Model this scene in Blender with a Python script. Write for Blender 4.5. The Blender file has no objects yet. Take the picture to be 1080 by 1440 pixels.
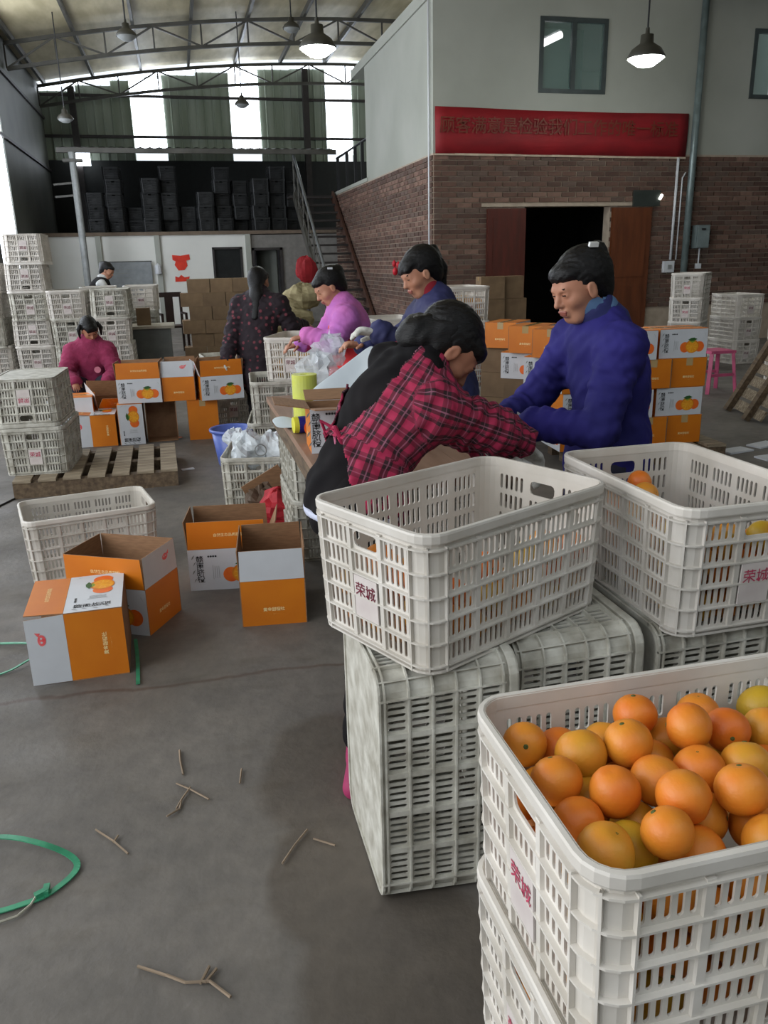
import bpy, math, random
import numpy as np
from math import sin, cos, pi, radians, sqrt
from mathutils import Vector, Matrix, Euler
random.seed(7)
S = bpy.context.scene
COL = S.collection
# ------------------------------------------------------------------ camera
cam = bpy.data.cameras.new('camera'); camo = bpy.data.objects.new('camera', cam); COL.objects.link(camo)
def cam_axes(pitch=17.3, yaw=13.35, roll=-1.3):
    p, y, r = radians(pitch), radians(yaw), radians(roll)
    F = Vector((sin(y)*cos(p), cos(y)*cos(p), -sin(p)))
    R = Vector((cos(y), -sin(y), 0)); U = R.cross(F)
    R2 = R*cos(r)+U*sin(r); U2 = R2.cross(F)
    return R2, U2, F
R_, U_, F_ = cam_axes()
m = Matrix((R_, U_, -F_)).transposed().to_4x4(); m.translation = Vector((0, 0, 1.449))
camo.matrix_world = m
cam.sensor_fit = 'VERTICAL'; cam.sensor_height = 36.0; cam.lens = 1138/1440*36
cam.clip_start = 0.05; cam.clip_end = 200
S.camera = camo
# ------------------------------------------------------------------ world, light, exposure
w = bpy.data.worlds.new('world'); S.world = w; w.use_nodes = True
bg = w.node_tree.nodes['Background']; bg.inputs[0].default_value = (0.86, 0.94, 1.0, 1); bg.inputs[1].default_value = 1.28
S.view_settings.view_transform = 'Standard'; S.view_settings.look = 'None'
S.view_settings.gamma = 1; S.view_settings.exposure = 0.0
try: S.view_settings.use_curve_mapping = False
except Exception: pass
S.cycles.use_denoising = True
S.cycles.max_bounces = 6; S.cycles.diffuse_bounces = 3; S.cycles.transparent_max_bounces = 12
def area(name, loc, target, sx, sy, power, color=(1, 1, 1)):
    l = bpy.data.lights.new(name, 'AREA'); l.shape = 'RECTANGLE'; l.size = sx; l.size_y = sy; l.energy = power; l.color = color
    o = bpy.data.objects.new(name, l); COL.objects.link(o); o.location = loc
    o.rotation_euler = (Vector(target)-Vector(loc)).to_track_quat('-Z', 'Y').to_euler(); return o
# daylight through the wide open side of the shed, left of the photographer
area('side_opening_daylight', (-5.6, 1.6, 3.0), (0.9, 2.4, 0.8), 7, 3.6, 300, (0.97, 0.98, 1.0))

# ------------------------------------------------------------------ materials
def lin(c):
    return tuple(((x/255)/12.92 if x/255 <= 0.04045 else ((x/255+0.055)/1.055)**2.4) for x in c)
MATS = {}
def mat(name, rgb, rough=0.6, var=0.12, scale=8.0, bump=0.0, bscale=40.0, metal=0.0, rnd=0.0, spec=0.5, rgb2=None, alpha=1.0, stretch=None, coord='Object', detail=4):
    if name in MATS: return MATS[name]
    m = bpy.data.materials.new(name); m.use_nodes = True; nt = m.node_tree; N = nt.nodes; L = nt.links
    b = N['Principled BSDF']
    b.inputs['Roughness'].default_value = rough; b.inputs['Metallic'].default_value = metal
    b.inputs['Specular IOR Level'].default_value = spec
    c1 = lin(rgb); c2 = lin(rgb2) if rgb2 else tuple(x*(1-var*2) for x in c1)
    tc = N.new('ShaderNodeTexCoord'); mp = N.new('ShaderNodeMapping'); L.new(tc.outputs[coord], mp.inputs[0])
    if stretch: mp.inputs['Scale'].default_value = stretch
    nz = N.new('ShaderNodeTexNoise'); nz.inputs['Scale'].default_value = scale; nz.inputs['Detail'].default_value = detail
    L.new(mp.outputs[0], nz.inputs['Vector'])
    cr = N.new('ShaderNodeValToRGB'); cr.color_ramp.elements[0].position = 0.35; cr.color_ramp.elements[1].position = 0.68
    cr.color_ramp.elements[0].color = (*c2, 1); cr.color_ramp.elements[1].color = (*c1, 1)
    L.new(nz.outputs['Fac'], cr.inputs[0]); out = cr.outputs[0]
    if rnd:
        oi = N.new('ShaderNodeObjectInfo'); hs = N.new('ShaderNodeHueSaturation')
        mr = N.new('ShaderNodeMapRange'); mr.inputs['To Min'].default_value = 1-rnd; mr.inputs['To Max'].default_value = 1+rnd*0.4
        L.new(oi.outputs['Random'], mr.inputs['Value']); L.new(mr.outputs[0], hs.inputs['Value']); L.new(out, hs.inputs['Color']); out = hs.outputs[0]
    L.new(out, b.inputs['Base Color'])
    if bump:
        n2 = N.new('ShaderNodeTexNoise'); n2.inputs['Scale'].default_value = bscale; n2.inputs['Detail'].default_value = 3
        L.new(mp.outputs[0], n2.inputs['Vector'])
        bp = N.new('ShaderNodeBump'); bp.inputs['Strength'].default_value = bump; bp.inputs['Distance'].default_value = 0.01
        L.new(n2.outputs['Fac'], bp.inputs['Height']); L.new(bp.outputs[0], b.inputs['Normal'])
    if alpha < 1: b.inputs['Alpha'].default_value = alpha
    MATS[name] = m; return m
def emis(name, rgb, strength):
    m = bpy.data.materials.new(name); m.use_nodes = True; b = m.node_tree.nodes['Principled BSDF']
    b.inputs['Base Color'].default_value = (*lin(rgb), 1); b.inputs['Emission Color'].default_value = (*lin(rgb), 1); b.inputs['Emission Strength'].default_value = strength
    MATS[name] = m; return m
M_crate = mat('crate_plastic', (222, 216, 208), 0.45, rgb2=(196, 189, 178), scale=5, rnd=0.16, bump=0.1, bscale=30)
M_crate_old = mat('crate_plastic_grimy', (204, 201, 190), 0.55, rgb2=(160, 155, 142), scale=16, detail=9, rnd=0.12, bump=0.2, bscale=60)
M_crate_dark = mat('crate_plastic_black', (34, 36, 36), 0.5, rgb2=(24, 25, 25), scale=5, rnd=0.3)
M_label = mat('label_plastic', (212, 203, 197), 0.5, rgb2=(198, 186, 182), scale=14)
M_redink = mat('red_ink', (110, 20, 45), 0.6, var=0.1)
M_redfade = mat('faded_red_ink', (196, 70, 100), 0.6, var=0.2, scale=60)
M_white = mat('printed_white', (206, 208, 212), 0.5, var=0.04)
M_orangeprint = mat('printed_orange', (214, 124, 14), 0.5, rgb2=(200, 108, 8), scale=4)
M_kraft = mat('kraft_cardboard', (150, 112, 80), 0.75, rgb2=(132, 97, 68), scale=20, stretch=(1, 1, 6))
M_kraft_far = mat('kraft_cardboard_plain', (128, 104, 76), 0.75, rgb2=(108, 86, 62), scale=6, rnd=0.15)
M_tape = mat('packing_tape', (190, 160, 110), 0.12, var=0.1, spec=0.8)
M_cream = mat('cream_ink', (250, 224, 160), 0.6, var=0.03)
M_black = mat('black_ink', (30, 30, 32), 0.6, var=0.05)
M_greyink = mat('grey_ink', (140, 142, 140), 0.6, var=0.1)
M_fruit1 = mat('fruit_print_red', (226, 92, 26), 0.5, rgb2=(236, 120, 30), scale=20)
M_fruit2 = mat('fruit_print_yellow', (242, 168, 30), 0.5, rgb2=(228, 140, 20), scale=40)
M_leafp = mat('leaf_print', (46, 96, 40), 0.5)
M_stamp = mat('stamp_red', (232, 66, 72), 0.5, rgb2=(240, 120, 120), scale=60)
M_steel = mat('grey_painted_steel', (84, 82, 76), 0.5, rgb2=(62, 60, 54), scale=3)
M_darksteel = mat('dark_steel', (52, 46, 44), 0.55, var=0.2)
M_wood = mat('raw_pallet_wood', (158, 144, 122), 0.8, rgb2=(108, 92, 72), scale=6, stretch=(1, 8, 8), bump=0.3, bscale=30)
M_wood2 = mat('dark_pallet_wood', (112, 94, 72), 0.8, rgb2=(78, 62, 46), scale=6, stretch=(6, 1, 6), bump=0.3, bscale=30)
M_clear = None
def clear_plastic(name, rgb, a=0.35, rough=0.1):
    m = bpy.data.materials.new(name); m.use_nodes = True; N = m.node_tree.nodes; L = m.node_tree.links
    b = N['Principled BSDF']; b.inputs['Base Color'].default_value = (*lin(rgb), 1); b.inputs['Roughness'].default_value = rough
    nz = N.new('ShaderNodeTexNoise'); nz.inputs['Scale'].default_value = 14; tc = N.new('ShaderNodeTexCoord'); L.new(tc.outputs['Object'], nz.inputs['Vector'])
    mr = N.new('ShaderNodeMapRange'); mr.inputs['To Min'].default_value = a*0.5; mr.inputs['To Max'].default_value = min(1, a*1.6); L.new(nz.outputs['Fac'], mr.inputs['Value'])
    L.new(mr.outputs[0], b.inputs['Alpha'])
    bp = N.new('ShaderNodeBump'); bp.inputs['Strength'].default_value = 0.7; bp.inputs['Distance'].default_value = 0.02; L.new(nz.outputs['Fac'], bp.inputs['Height']); L.new(bp.outputs[0], b.inputs['Normal'])
    return m
M_film = clear_plastic('clear_film', (225, 230, 235), 0.38)
M_filmw = clear_plastic('milky_film', (226, 232, 236), 0.75, 0.3)

# ------------------------------------------------------------------ mesh helpers
class MB:
    def __init__(s): s.v = []; s.f = []; s.mi = []; s.mats = []; s.cur = 0
    def m(s, mt):
        if mt not in s.mats: s.mats.append(mt)
        s.cur = s.mats.index(mt); return s
    def add(s, vs, fs):
        o = len(s.v); s.v += [tuple(x) for x in vs]
        for f in fs: s.f.append([i+o for i in f]); s.mi.append(s.cur)
    def box(s, c, d, rot=None):
        hx, hy, hz = d[0]/2, d[1]/2, d[2]/2
        P = [Vector((x, y, z)) for z in (-hz, hz) for y in (-hy, hy) for x in (-hx, hx)]
        if rot is not None: P = [rot @ p for p in P]
        c = Vector(c); s.add([p+c for p in P], [(0, 2, 3, 1), (4, 5, 7, 6), (0, 1, 5, 4), (2, 6, 7, 3), (0, 4, 6, 2), (1, 3, 7, 5)]); return s
    def bx(s, x0, x1, y0, y1, z0, z1): return s.box(((x0+x1)/2, (y0+y1)/2, (z0+z1)/2), (x1-x0, y1-y0, z1-z0))
    def bar(s, a, b, w, h, up=(0, 0, 1)):
        a, b = Vector(a), Vector(b); d = b-a; L = d.length; d.normalize(); up = Vector(up)
        x = d.cross(up)
        if x.length < 1e-4: x = d.cross(Vector((1, 0, 0)))
        x.normalize(); y = x.cross(d)
        R = Matrix((x, d, y)).transposed(); return s.box((a+b)/2, (w, L, h), R)
    def tube(s, pts, r, n=8, caps=True):
        pts = [Vector(p) for p in pts]; k = len(pts); rs = r if isinstance(r, (list, tuple)) else [r]*k
        t0 = (pts[1]-pts[0]).normalized(); u = t0.orthogonal().normalized(); V = []
        for i, p in enumerate(pts):
            t = ((pts[min(i+1, k-1)]-pts[max(i-1, 0)])).normalized(); u = (u-t*u.dot(t)).normalized(); w_ = t.cross(u)
            for j in range(n):
                a = 2*pi*j/n; V.append(p+(u*cos(a)+w_*sin(a))*rs[i])
        Fs = [(i*n+j, i*n+(j+1) % n, (i+1)*n+(j+1) % n, (i+1)*n+j) for i in range(k-1) for j in range(n)]
        if caps: Fs += [tuple(range(n))[::-1], tuple((k-1)*n+j for j in range(n))]
        s.add(V, Fs); return s
    def lathe(s, prof, n=24, c=(0, 0, 0), cap=False):
        V = []; k = len(prof)
        for r, z in prof:
            for j in range(n): a = 2*pi*j/n; V.append((c[0]+r*cos(a), c[1]+r*sin(a), c[2]+z))
        Fs = [(i*n+j, i*n+(j+1) % n, (i+1)*n+(j+1) % n, (i+1)*n+j) for i in range(k-1) for j in range(n)]
        if cap: Fs += [tuple(range(n))[::-1], tuple((k-1)*n+j for j in range(n))]
        s.add(V, Fs); return s
    def mesh(s, name, smooth=False):
        me = bpy.data.meshes.new(name); me.from_pydata(s.v, [], s.f)
        for mt in s.mats: me.materials.append(mt)
        if s.mats: me.polygons.foreach_set('material_index', s.mi)
        if smooth: me.polygons.foreach_set('use_smooth', [True]*len(s.f))
        me.update(); return me
def obj(name, me, parent=None, loc=(0, 0, 0), rot=(0, 0, 0), smooth=False):
    if isinstance(me, MB): me = me.mesh(name, smooth)
    o = bpy.data.objects.new(name, me); COL.objects.link(o); o.location = loc; o.rotation_euler = rot
    if parent: o.parent = parent
    return o
def tag(o, label, cat, group=None, kind=None):
    if label: o['label'] = label
    if cat: o['category'] = cat
    if group: o['group'] = group
    if kind: o['kind'] = kind
    return o
def thing(name, label, cat, loc=(0, 0, 0), rot=(0, 0, 0), group=None):
    o = bpy.data.objects.new(name, None); COL.objects.link(o); o.location = loc; o.rotation_euler = rot; o.empty_display_size = 0.1
    return tag(o, label, cat, group)
def struct(name, me, parent=None, loc=(0, 0, 0), rot=(0, 0, 0), smooth=False):
    o = obj(name, me, parent, loc, rot, smooth)
    if not parent: o['kind'] = 'structure'
    return o
KIDS = {}
def copy_tree(root):
    def rec(o, par):
        c = o.copy(); COL.objects.link(c)
        if par is not None: c.parent = par
        for ch in list(o.children): rec(ch, c)
        return c
    return rec(root, None)
TXT = {}
def text_mesh(body, size, mt, align='CENTER', vertical=False, bold=0.0):
    key = (body, size, mt.name, vertical)
    if key in TXT: return TXT[key]
    c = bpy.data.curves.new('lettering', 'FONT'); c.body = '\n'.join(body) if vertical else body
    c.size = size; c.align_x = align; c.align_y = 'CENTER'; c.offset = bold; c.resolution_u = 1
    if vertical: c.space_line = 0.9
    o = bpy.data.objects.new('tmp', c); me = bpy.data.meshes.new_from_object(o); me.name = 'lettering'
    me.materials.clear(); me.materials.append(mt); bpy.data.objects.remove(o); bpy.data.curves.remove(c)
    TXT[key] = me; return me

# ------------------------------------------------------------------ structure
# floor
mf = bpy.data.materials.new('worn_concrete'); mf.use_nodes = True; N = mf.node_tree.nodes; L = mf.node_tree.links; b = N['Principled BSDF']
tc = N.new('ShaderNodeTexCoord')
def nz(scale, det=5, st=None, rough=0.55):
    n = N.new('ShaderNodeTexNoise'); n.inputs['Scale'].default_value = scale; n.inputs['Detail'].default_value = det; n.inputs['Roughness'].default_value = rough
    if st:
        mp = N.new('ShaderNodeMapping'); mp.inputs['Scale'].default_value = st; L.new(tc.outputs['Object'], mp.inputs[0]); L.new(mp.outputs[0], n.inputs['Vector'])
    else: L.new(tc.outputs['Object'], n.inputs['Vector'])
    return n
def ramp(fac, a, b2, ca, cb):
    r = N.new('ShaderNodeValToRGB'); r.color_ramp.elements[0].position = a; r.color_ramp.elements[1].position = b2
    r.color_ramp.elements[0].color = (*ca, 1) if len(ca) == 3 else ca; r.color_ramp.elements[1].color = (*cb, 1) if len(cb) == 3 else cb
    L.new(fac, r.inputs[0]); return r
def mixc(f, a, b2, mode='MIX'):
    x = N.new('ShaderNodeMix'); x.data_type = 'RGBA'; x.blend_type = mode
    if isinstance(f, float): x.inputs[0].default_value = f
    else: L.new(f, x.inputs[0])
    for i, q in ((6, a), (7, b2)):
        if isinstance(q, tuple): x.inputs[i].default_value = (*q, 1)
        else: L.new(q, x.inputs[i])
    return x
base = ramp(nz(1.6, 6).outputs[0], 0.3, 0.7, lin((93, 88, 83)), lin((118, 112, 105)))
fine = ramp(nz(14, 6).outputs[0], 0.3, 0.72, (0.80, 0.80, 0.80), (1.06, 1.05, 1.03))
x1 = mixc(1.0, base.outputs[0], fine.outputs[0], 'MULTIPLY')
st = ramp(nz(3.2, 5, (1, 2.4, 1)).outputs[0], 0.56, 0.74, (1, 1, 1), (0.80, 0.78, 0.74))
x2 = mixc(1.0, x1.outputs[2], st.outputs[0], 'MULTIPLY')
# darker brown patch near the crates + long reddish scuff line
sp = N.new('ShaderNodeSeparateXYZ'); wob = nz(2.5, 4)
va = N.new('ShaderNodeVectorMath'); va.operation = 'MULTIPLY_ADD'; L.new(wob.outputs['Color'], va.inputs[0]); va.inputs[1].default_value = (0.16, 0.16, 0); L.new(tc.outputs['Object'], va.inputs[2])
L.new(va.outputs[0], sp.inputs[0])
def mth(op, a, b2=None, c2=None):
    n = N.new('ShaderNodeMath'); n.operation = op
    for i, q in enumerate((a, b2, c2)):
        if q is None: continue
        if isinstance(q, (int, float)): n.inputs[i].default_value = q
        else: L.new(q, n.inputs[i])
    return n.outputs[0]
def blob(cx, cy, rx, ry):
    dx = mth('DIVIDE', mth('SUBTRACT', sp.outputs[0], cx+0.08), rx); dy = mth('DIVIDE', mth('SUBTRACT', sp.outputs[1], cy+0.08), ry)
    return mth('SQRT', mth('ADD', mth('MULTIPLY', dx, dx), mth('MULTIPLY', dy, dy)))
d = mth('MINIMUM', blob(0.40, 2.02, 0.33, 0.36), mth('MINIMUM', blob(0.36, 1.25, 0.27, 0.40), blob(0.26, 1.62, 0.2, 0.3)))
brown_patch = ramp(d, 0.86, 1.08, (0.68, 0.63, 0.58), (1, 1, 1)); x3 = mixc(1.0, x2.outputs[2], brown_patch.outputs[0], 'MULTIPLY')
ln = mth('ABSOLUTE', mth('SUBTRACT', mth('ADD', sp.outputs[1], mth('MULTIPLY', sp.outputs[0], 0.03)), 2.80))
line = ramp(ln, 0.004, 0.016, (0.72, 0.60, 0.56), (1, 1, 1)); x4 = mixc(1.0, x3.outputs[2], line.outputs[0], 'MULTIPLY')
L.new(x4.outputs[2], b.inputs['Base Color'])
rr = ramp(nz(3, 4).outputs[0], 0.3, 0.7, (0.48,)*3, (0.75,)*3); L.new(rr.outputs[0], b.inputs['Roughness'])
bp = N.new('ShaderNodeBump'); bp.inputs['Strength'].default_value = 0.25; bp.inputs['Distance'].default_value = 0.01; L.new(nz(30, 6).outputs[0], bp.inputs['Height']); L.new(bp.outputs[0], b.inputs['Normal'])
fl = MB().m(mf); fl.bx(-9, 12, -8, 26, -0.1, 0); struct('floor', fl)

M_rfsheet = mat('roof_sheet', (200, 188, 154), 0.6, rgb2=(172, 160, 126), scale=1.2, stretch=(4, 1, 1))
M_whitewall = mat('white_plaster', (168, 169, 160), 0.8, rgb2=(154, 156, 146), scale=0.8)
M_whitewall2 = mat('white_plaster_far', (226, 225, 218), 0.8, rgb2=(214, 213, 206), scale=0.8)
M_greenwall = mat('green_corrugated_sheet', (150, 158, 144), 0.55, rgb2=(120, 130, 112), scale=1.0, stretch=(3, 1, 0.4))
M_greywall = mat('grey_corrugated_sheet', (92, 94, 86), 0.55, rgb2=(74, 76, 70), scale=1.0)
M_lightpanel = emis('translucent_sheet_daylight', (236, 244, 255), 7.0)
M_mortar = mat('mortar', (176, 160, 142), 0.9, var=0.1)
BR = [mat('brick_dark', (86, 62, 52), 0.85, var=0.15, scale=20), mat('brick_brown', (104, 76, 64), 0.85, var=0.15, scale=20), mat('brick_pale', (128, 98, 84), 0.85, var=0.15, scale=20), mat('brick_grey', (100, 80, 70), 0.85, var=0.15, scale=20)]
def roofz(x): return 6.74-0.011*(x-5)**2
# roof shell
rb = MB().m(M_rfsheet); xs = [-3.1+i*0.5 for i in range(28)]
for i in range(len(xs)-1):
    x0, x1_ = xs[i], xs[i+1]; z0, z1 = roofz(x0), roofz(x1_)
    V = [(x0, -0.5, z0), (x1_, -0.5, z1), (x1_, 24.6, z1), (x0, 24.6, z0)]; V += [(a, b_, c+0.05) for a, b_, c in V]
    rb.add(V, [(0, 3, 2, 1), (4, 5, 6, 7), (0, 1, 5, 4), (2, 3, 7, 6), (0, 4, 7, 3), (1, 2, 6, 5)])
ceil = struct('ceiling', rb)
for i in range(10):
    x = -2.9+i*1.22
    pb = MB().m(M_steel); pb.bar((x, -0.5, roofz(x)-0.07), (x, 24.6, roofz(x)-0.07), 0.06, 0.12); obj('purlin', pb, ceil)
struct('wall_light_blocker', MB().m(M_greywall).bx(-3.1, 11.5, -6.1, -6, 0, 7.0))  # unseen wall added behind the camera to hold back low sky light
struct('wall_right', MB().m(M_greywall).bx(11.5, 11.6, -6, 12.6, 0, 7.0))
# roof trusses
for n, yy in enumerate((20.0, 24.3)):
    t = thing('roof_truss', ['arched lattice roof truss crossing above the canopy, nearer one', 'arched lattice roof truss close against the far green wall'][n], 'roof truss', (0, yy, 0))
    K = 12; X = [-3.05+i*(12.0/K) for i in range(K+1)]
    up = MB().m(M_steel); lo = MB().m(M_steel)
    for i in range(K):
        up.bar((X[i], 0, roofz(X[i])-0.17), (X[i+1], 0, roofz(X[i+1])-0.17), 0.07, 0.07)
        lo.bar((X[i], 0, roofz(X[i])-0.64), (X[i+1], 0, roofz(X[i+1])-0.64), 0.07, 0.07)
    obj('top_chord', up, t); obj('bottom_chord', lo, t)
    for i in range(K+1):
        wb = MB().m(M_steel); wb.bar((X[i], 0, roofz(X[i])-0.18), (X[i], 0, roofz(X[i])-0.63), 0.035, 0.035); obj('web_bar', wb, t)
        if i < K:
            a, b_ = (i, i+1) if i % 2 else (i+1, i)
            wb = MB().m(M_steel); wb.bar((X[a], 0, roofz(X[a])-0.18), (X[b_], 0, roofz(X[b_])-0.63), 0.035, 0.035); obj('web_bar', wb, t)
# back wall with translucent strips; a gap of daylight under the eave
bw = bpy.data.objects.new('wall_back', None); COL.objects.link(bw); bw['kind'] = 'structure'
strips = [(-0.82, 0.03), (1.82, 2.62), (4.5, 5.25)]
def corr(mb, x0, x1, z0, z1, y):
    n = max(1, int((x1-x0)/0.19)); dx = (x1-x0)/n
    for i in range(n):
        a = x0+i*dx; V = []
        for z in (z0, z1):
            V += [(a, y, z), (a+dx*0.78, y, z), (a+dx*0.84, y-0.035, z), (a+dx*0.94, y-0.035, z), (a+dx, y, z)]
        mb.add(V, [(j, j+1, j+6, j+5) for j in range(4)])
    mb.bx(x0, x1, y+0.01, y+0.03, z0, z1)
cx = -3.1
for (s0, s1) in strips+[(9.0, 9.0)]:
    q = cx
    while q < s0-0.05:
        e = min(q+0.9, s0); zt = min(roofz(q), roofz(e))-0.14
        mb = MB().m(M_greenwall); corr(mb, q, e, 4.2, zt, 25.0); obj('wall_sheet', mb, bw); q = e
    if s1 > s0:
        mb = MB().m(M_lightpanel); corr(mb, s0, s1, 4.4, roofz(s0)-0.14, 25.0); obj('translucent_sheet', mb, bw)
    cx = s1
mb = MB().m(mat('unlit_loft_wall', (40, 42, 40), .8)); mb.bx(-3.1, 9, 25.0, 25.1, 0, 4.2); obj('lower_wall', mb, bw)  # loft shade under the canopy put into the dark wall colour
for z in (4.75, 5.75):
    mb = MB().m(M_darksteel); mb.bx(-3.1, 9, 24.9, 24.96, z, z+0.07); obj('girt', mb, bw)
for x in (-2.3, 3.9):
    mb = MB().m(M_darksteel); mb.bx(x-0.08, x+0.08, 24.7, 24.9, 0, roofz(x)-0.2); obj('wall_column', mb, bw)
# eave daylight gap panel
eg = MB().m(M_lightpanel)
for i in range(24):
    x0 = -3.1+i*0.5; eg.add([(x0, 24.98, roofz(x0)-0.14), (x0+0.5, 24.98, roofz(x0+0.5)-0.14), (x0+0.5, 24.98, roofz(x0+0.5)-0.06), (x0, 24.98, roofz(x0)-0.06)], [(0, 1, 2, 3)])
obj('eave_light_strip', eg, bw)
# left wall
lw = bpy.data.objects.new('wall_left', None); COL.objects.link(lw); lw['kind'] = 'structure'
for a, e in ((18.7, 25.1), (14.7, 16.8), (10.7, 12.8)): obj('wall_sheet', MB().m(M_greywall).bx(-3.2, -3.1, a, e, 0, roofz(-3.1)), lw)
for a in (16.8, 12.8, 8.8): obj('wall_sheet', MB().m(M_greywall).bx(-3.2, -3.1, a, a+1.9, 0, 1.2), lw)
for a in (16.8, 12.8, 8.8): obj('translucent_sheet', MB().m(M_lightpanel).bx(-3.17, -3.13, a, a+1.9, 1.2, roofz(-3.1)-0.2), lw)  # two nearer sheets are out of view, added to bring light from the left
for z in (3.9, 5.2):
    mb = MB().m(M_darksteel); mb.bx(-3.1, -3.05, 10, 25, z, z+0.06); obj('girt', mb, lw)
# canopy over the mezzanine and its post
t = thing('canopy', 'thin metal canopy above the dark crate loft', 'canopy', (0, 0, 0))
mb = MB().m(M_greywall)
for i in range(30):
    x0 = -2.25+i*0.2; mb.add([(x0, 20, 3.90), (x0+0.1, 20, 3.93), (x0+0.2, 20, 3.90), (x0, 24.9, 4.42), (x0+0.1, 24.9, 4.45), (x0+0.2, 24.9, 4.42)], [(0, 1, 4, 3), (1, 2, 5, 4)])
obj('sheet', mb, t)
mb = MB().m(M_steel); mb.bx(-2.3, 3.8, 19.95, 20.03, 3.80, 3.90); obj('front_beam', mb, t)
t = thing('steel_post', 'slanting grey steel post under the left end of the canopy', 'post', (-1.98, 19.9, 0))
mb = MB().m(mat('galvanised', (150, 152, 150), 0.4, var=0.15)); mb.tube([(0, 0, 0), (0, 0, 3.8)], 0.075, 12); obj('tube', mb, t)
mb = MB().m(M_steel); mb.bx(-0.2, 0.2, -0.1, 0.1, 3.6, 3.66); obj('cap_plate', mb, t)
for z in (3.15, 2.9): obj('bracket', MB().m(M_steel).bar((-0.45, 0, z), (0, 0, z+.04), 0.04, 0.04), t)
# small window beside the loft
o = struct('window_1', MB().m(M_lightpanel).bx(-2.42, -2.0, 24.6, 24.64, 4.02, 4.35))
# partition wall, its openings and the loft slab
pw = bpy.data.objects.new('wall_partition', None); COL.objects.link(pw); pw['kind'] = 'structure'
mb = MB().m(M_whitewall2)
mb.bx(-3.1, 0.85, 21, 21.15, 0, 2.12); mb.bx(0.85, 1.57, 21, 21.15, 0, 0.9); mb.bx(0.85, 1.57, 21, 21.15, 1.83, 2.12); mb.bx(1.57, 1.80, 21, 21.15, 0, 2.12)
obj('white_wall', mb, pw)
mb = MB().m(mat('grey_panel_wall', (132, 128, 122), 0.8)); mb.bx(2.55, 5.6, 21, 21.15, 0, 2.1); mb.bx(1.80, 2.55, 21, 21.15, 1.8, 2.1); obj('grey_wall', mb, pw)
for x in (-1.75, -0.42, 1.72):
    mb = MB().m(M_whitewall); mb.bx(x-0.06, x+0.06, 20.93, 21.0, 0, 2.12); obj('pilaster', mb, pw)
mb = MB().m(mat('loft_slab', (120, 104, 88), 0.8)); mb.bx(-3.1, 5.6, 20.95, 25, 2.12, 2.2); struct('trim_loft_edge', mb)
wn = bpy.data.objects.new('window_2', None); COL.objects.link(wn); wn['kind'] = 'structure'
mb = MB().m(M_darksteel); mb.bx(0.85, 0.90, 20.98, 21.1, 0.9, 1.83); mb.bx(1.52, 1.57, 20.98, 21.1, 0.9, 1.83); mb.bx(0.85, 1.57, 20.98, 21.1, 1.78, 1.83); mb.bx(0.85, 1.57, 20.98, 21.1, 0.9, 0.95); obj('window_frame', mb, wn)
mb = MB().m(mat('dark_glass', (40, 42, 42), 0.15, var=0.1)); mb.bx(0.9, 1.52, 21.04, 21.06, 0.95, 1.78); obj('pane', mb, wn)
dn = bpy.data.objects.new('door_1', None); COL.objects.link(dn); dn['kind'] = 'structure'
mb = MB().m(M_darksteel); mb.bx(1.80, 1.86, 20.96, 21.15, 0, 1.8); mb.bx(2.49, 2.55, 20.96, 21.15, 0, 1.8); mb.bx(1.80, 2.55, 20.96, 21.15, 1.74, 1.8); obj('door_frame', mb, dn)
mb = MB().m(mat('pale_room', (170, 168, 172), 0.8)); mb.bx(1.7, 3.4, 23.4, 23.5, 0, 2.1); obj('back_room_wall', mb, dn)
mb = MB().m(M_greywall); mb.box((2.2, 21.35, 0.88), (0.04, 0.66, 1.72), Matrix.Rotation(0.75, 3, 'Z')); obj('door_leaf', mb, dn)

# side wall + facade of the two-storey block
XW, YF = 3.84, 12.5
def brick_wall(name, parent_mesh, faces, n_single=300):
    """faces: list of (origin, udir, normal, length, z0, z1, skip rects)"""
    root = struct(name, parent_mesh)
    bricks = []
    for (o, u, nrm, Lg, z0, z1, skips) in faces:
        o, u, nrm = Vector(o), Vector(u), Vector(nrm); hrow = 0.075; nr = int((z1-z0)/hrow)
        for r in range(nr):
            z = z0+r*hrow; off = 0.12*(r % 2); x = -off
            tone = (r//3) % 3
            while x < Lg-0.02:
                a, e = max(x, 0), min(x+0.235, Lg)
                if e-a > 0.05 and not any(a < s[1] and e > s[0] and z < s[3] and z+hrow > s[2] for s in skips):
                    p = o+u*((a+e)/2)+nrm*(0.006+random.random()*0.006); p.z = z+hrow/2
                    q = random.random(); mi = (2 if q < 0.55 else 1) if tone == 1 else (0 if q < 0.3 else 1 if q < 0.75 else 3)
                    if random.random() < 0.08: mi = 3
                    bricks.append((p.length, p, u, nrm, e-a-0.012, hrow-0.014, mi))
                x += 0.245
    bricks.sort(key=lambda t: t[0]); meshes = {}
    for k in range(min(n_single, len(bricks))):
        _, p, u, nrm, lg, h, mi = bricks[k]; key = (round(lg, 2), round(h, 3), mi)
        if key not in meshes: meshes[key] = MB().m(BR[mi]).box((0, 0, 0), (lg, 0.03, h)).mesh('brick')
        obj('brick', meshes[key], root, p, (0, 0, math.atan2(u.y, u.x)))
    mb = MB()
    for _, p, u, nrm, lg, h, mi in bricks[n_single:]:
        mb.m(BR[mi]); mb.box(p, (lg, 0.03, h), Matrix.Rotation(math.atan2(u.y, u.x), 3, 'Z'))
    if mb.v: o = obj('brickwork', mb, root); o['kind'] = 'stuff'
    return root
ms = MB().m(M_mortar); ms.bx(XW, XW+0.2, YF+0.2, 20.5, 0, 2.95)
brick_wall('wall_side', ms, [((XW, YF, 0), (0, 1, 0), (-1, 0, 0), 7.9, 0.3, 2.95, [])], 290)
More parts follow.
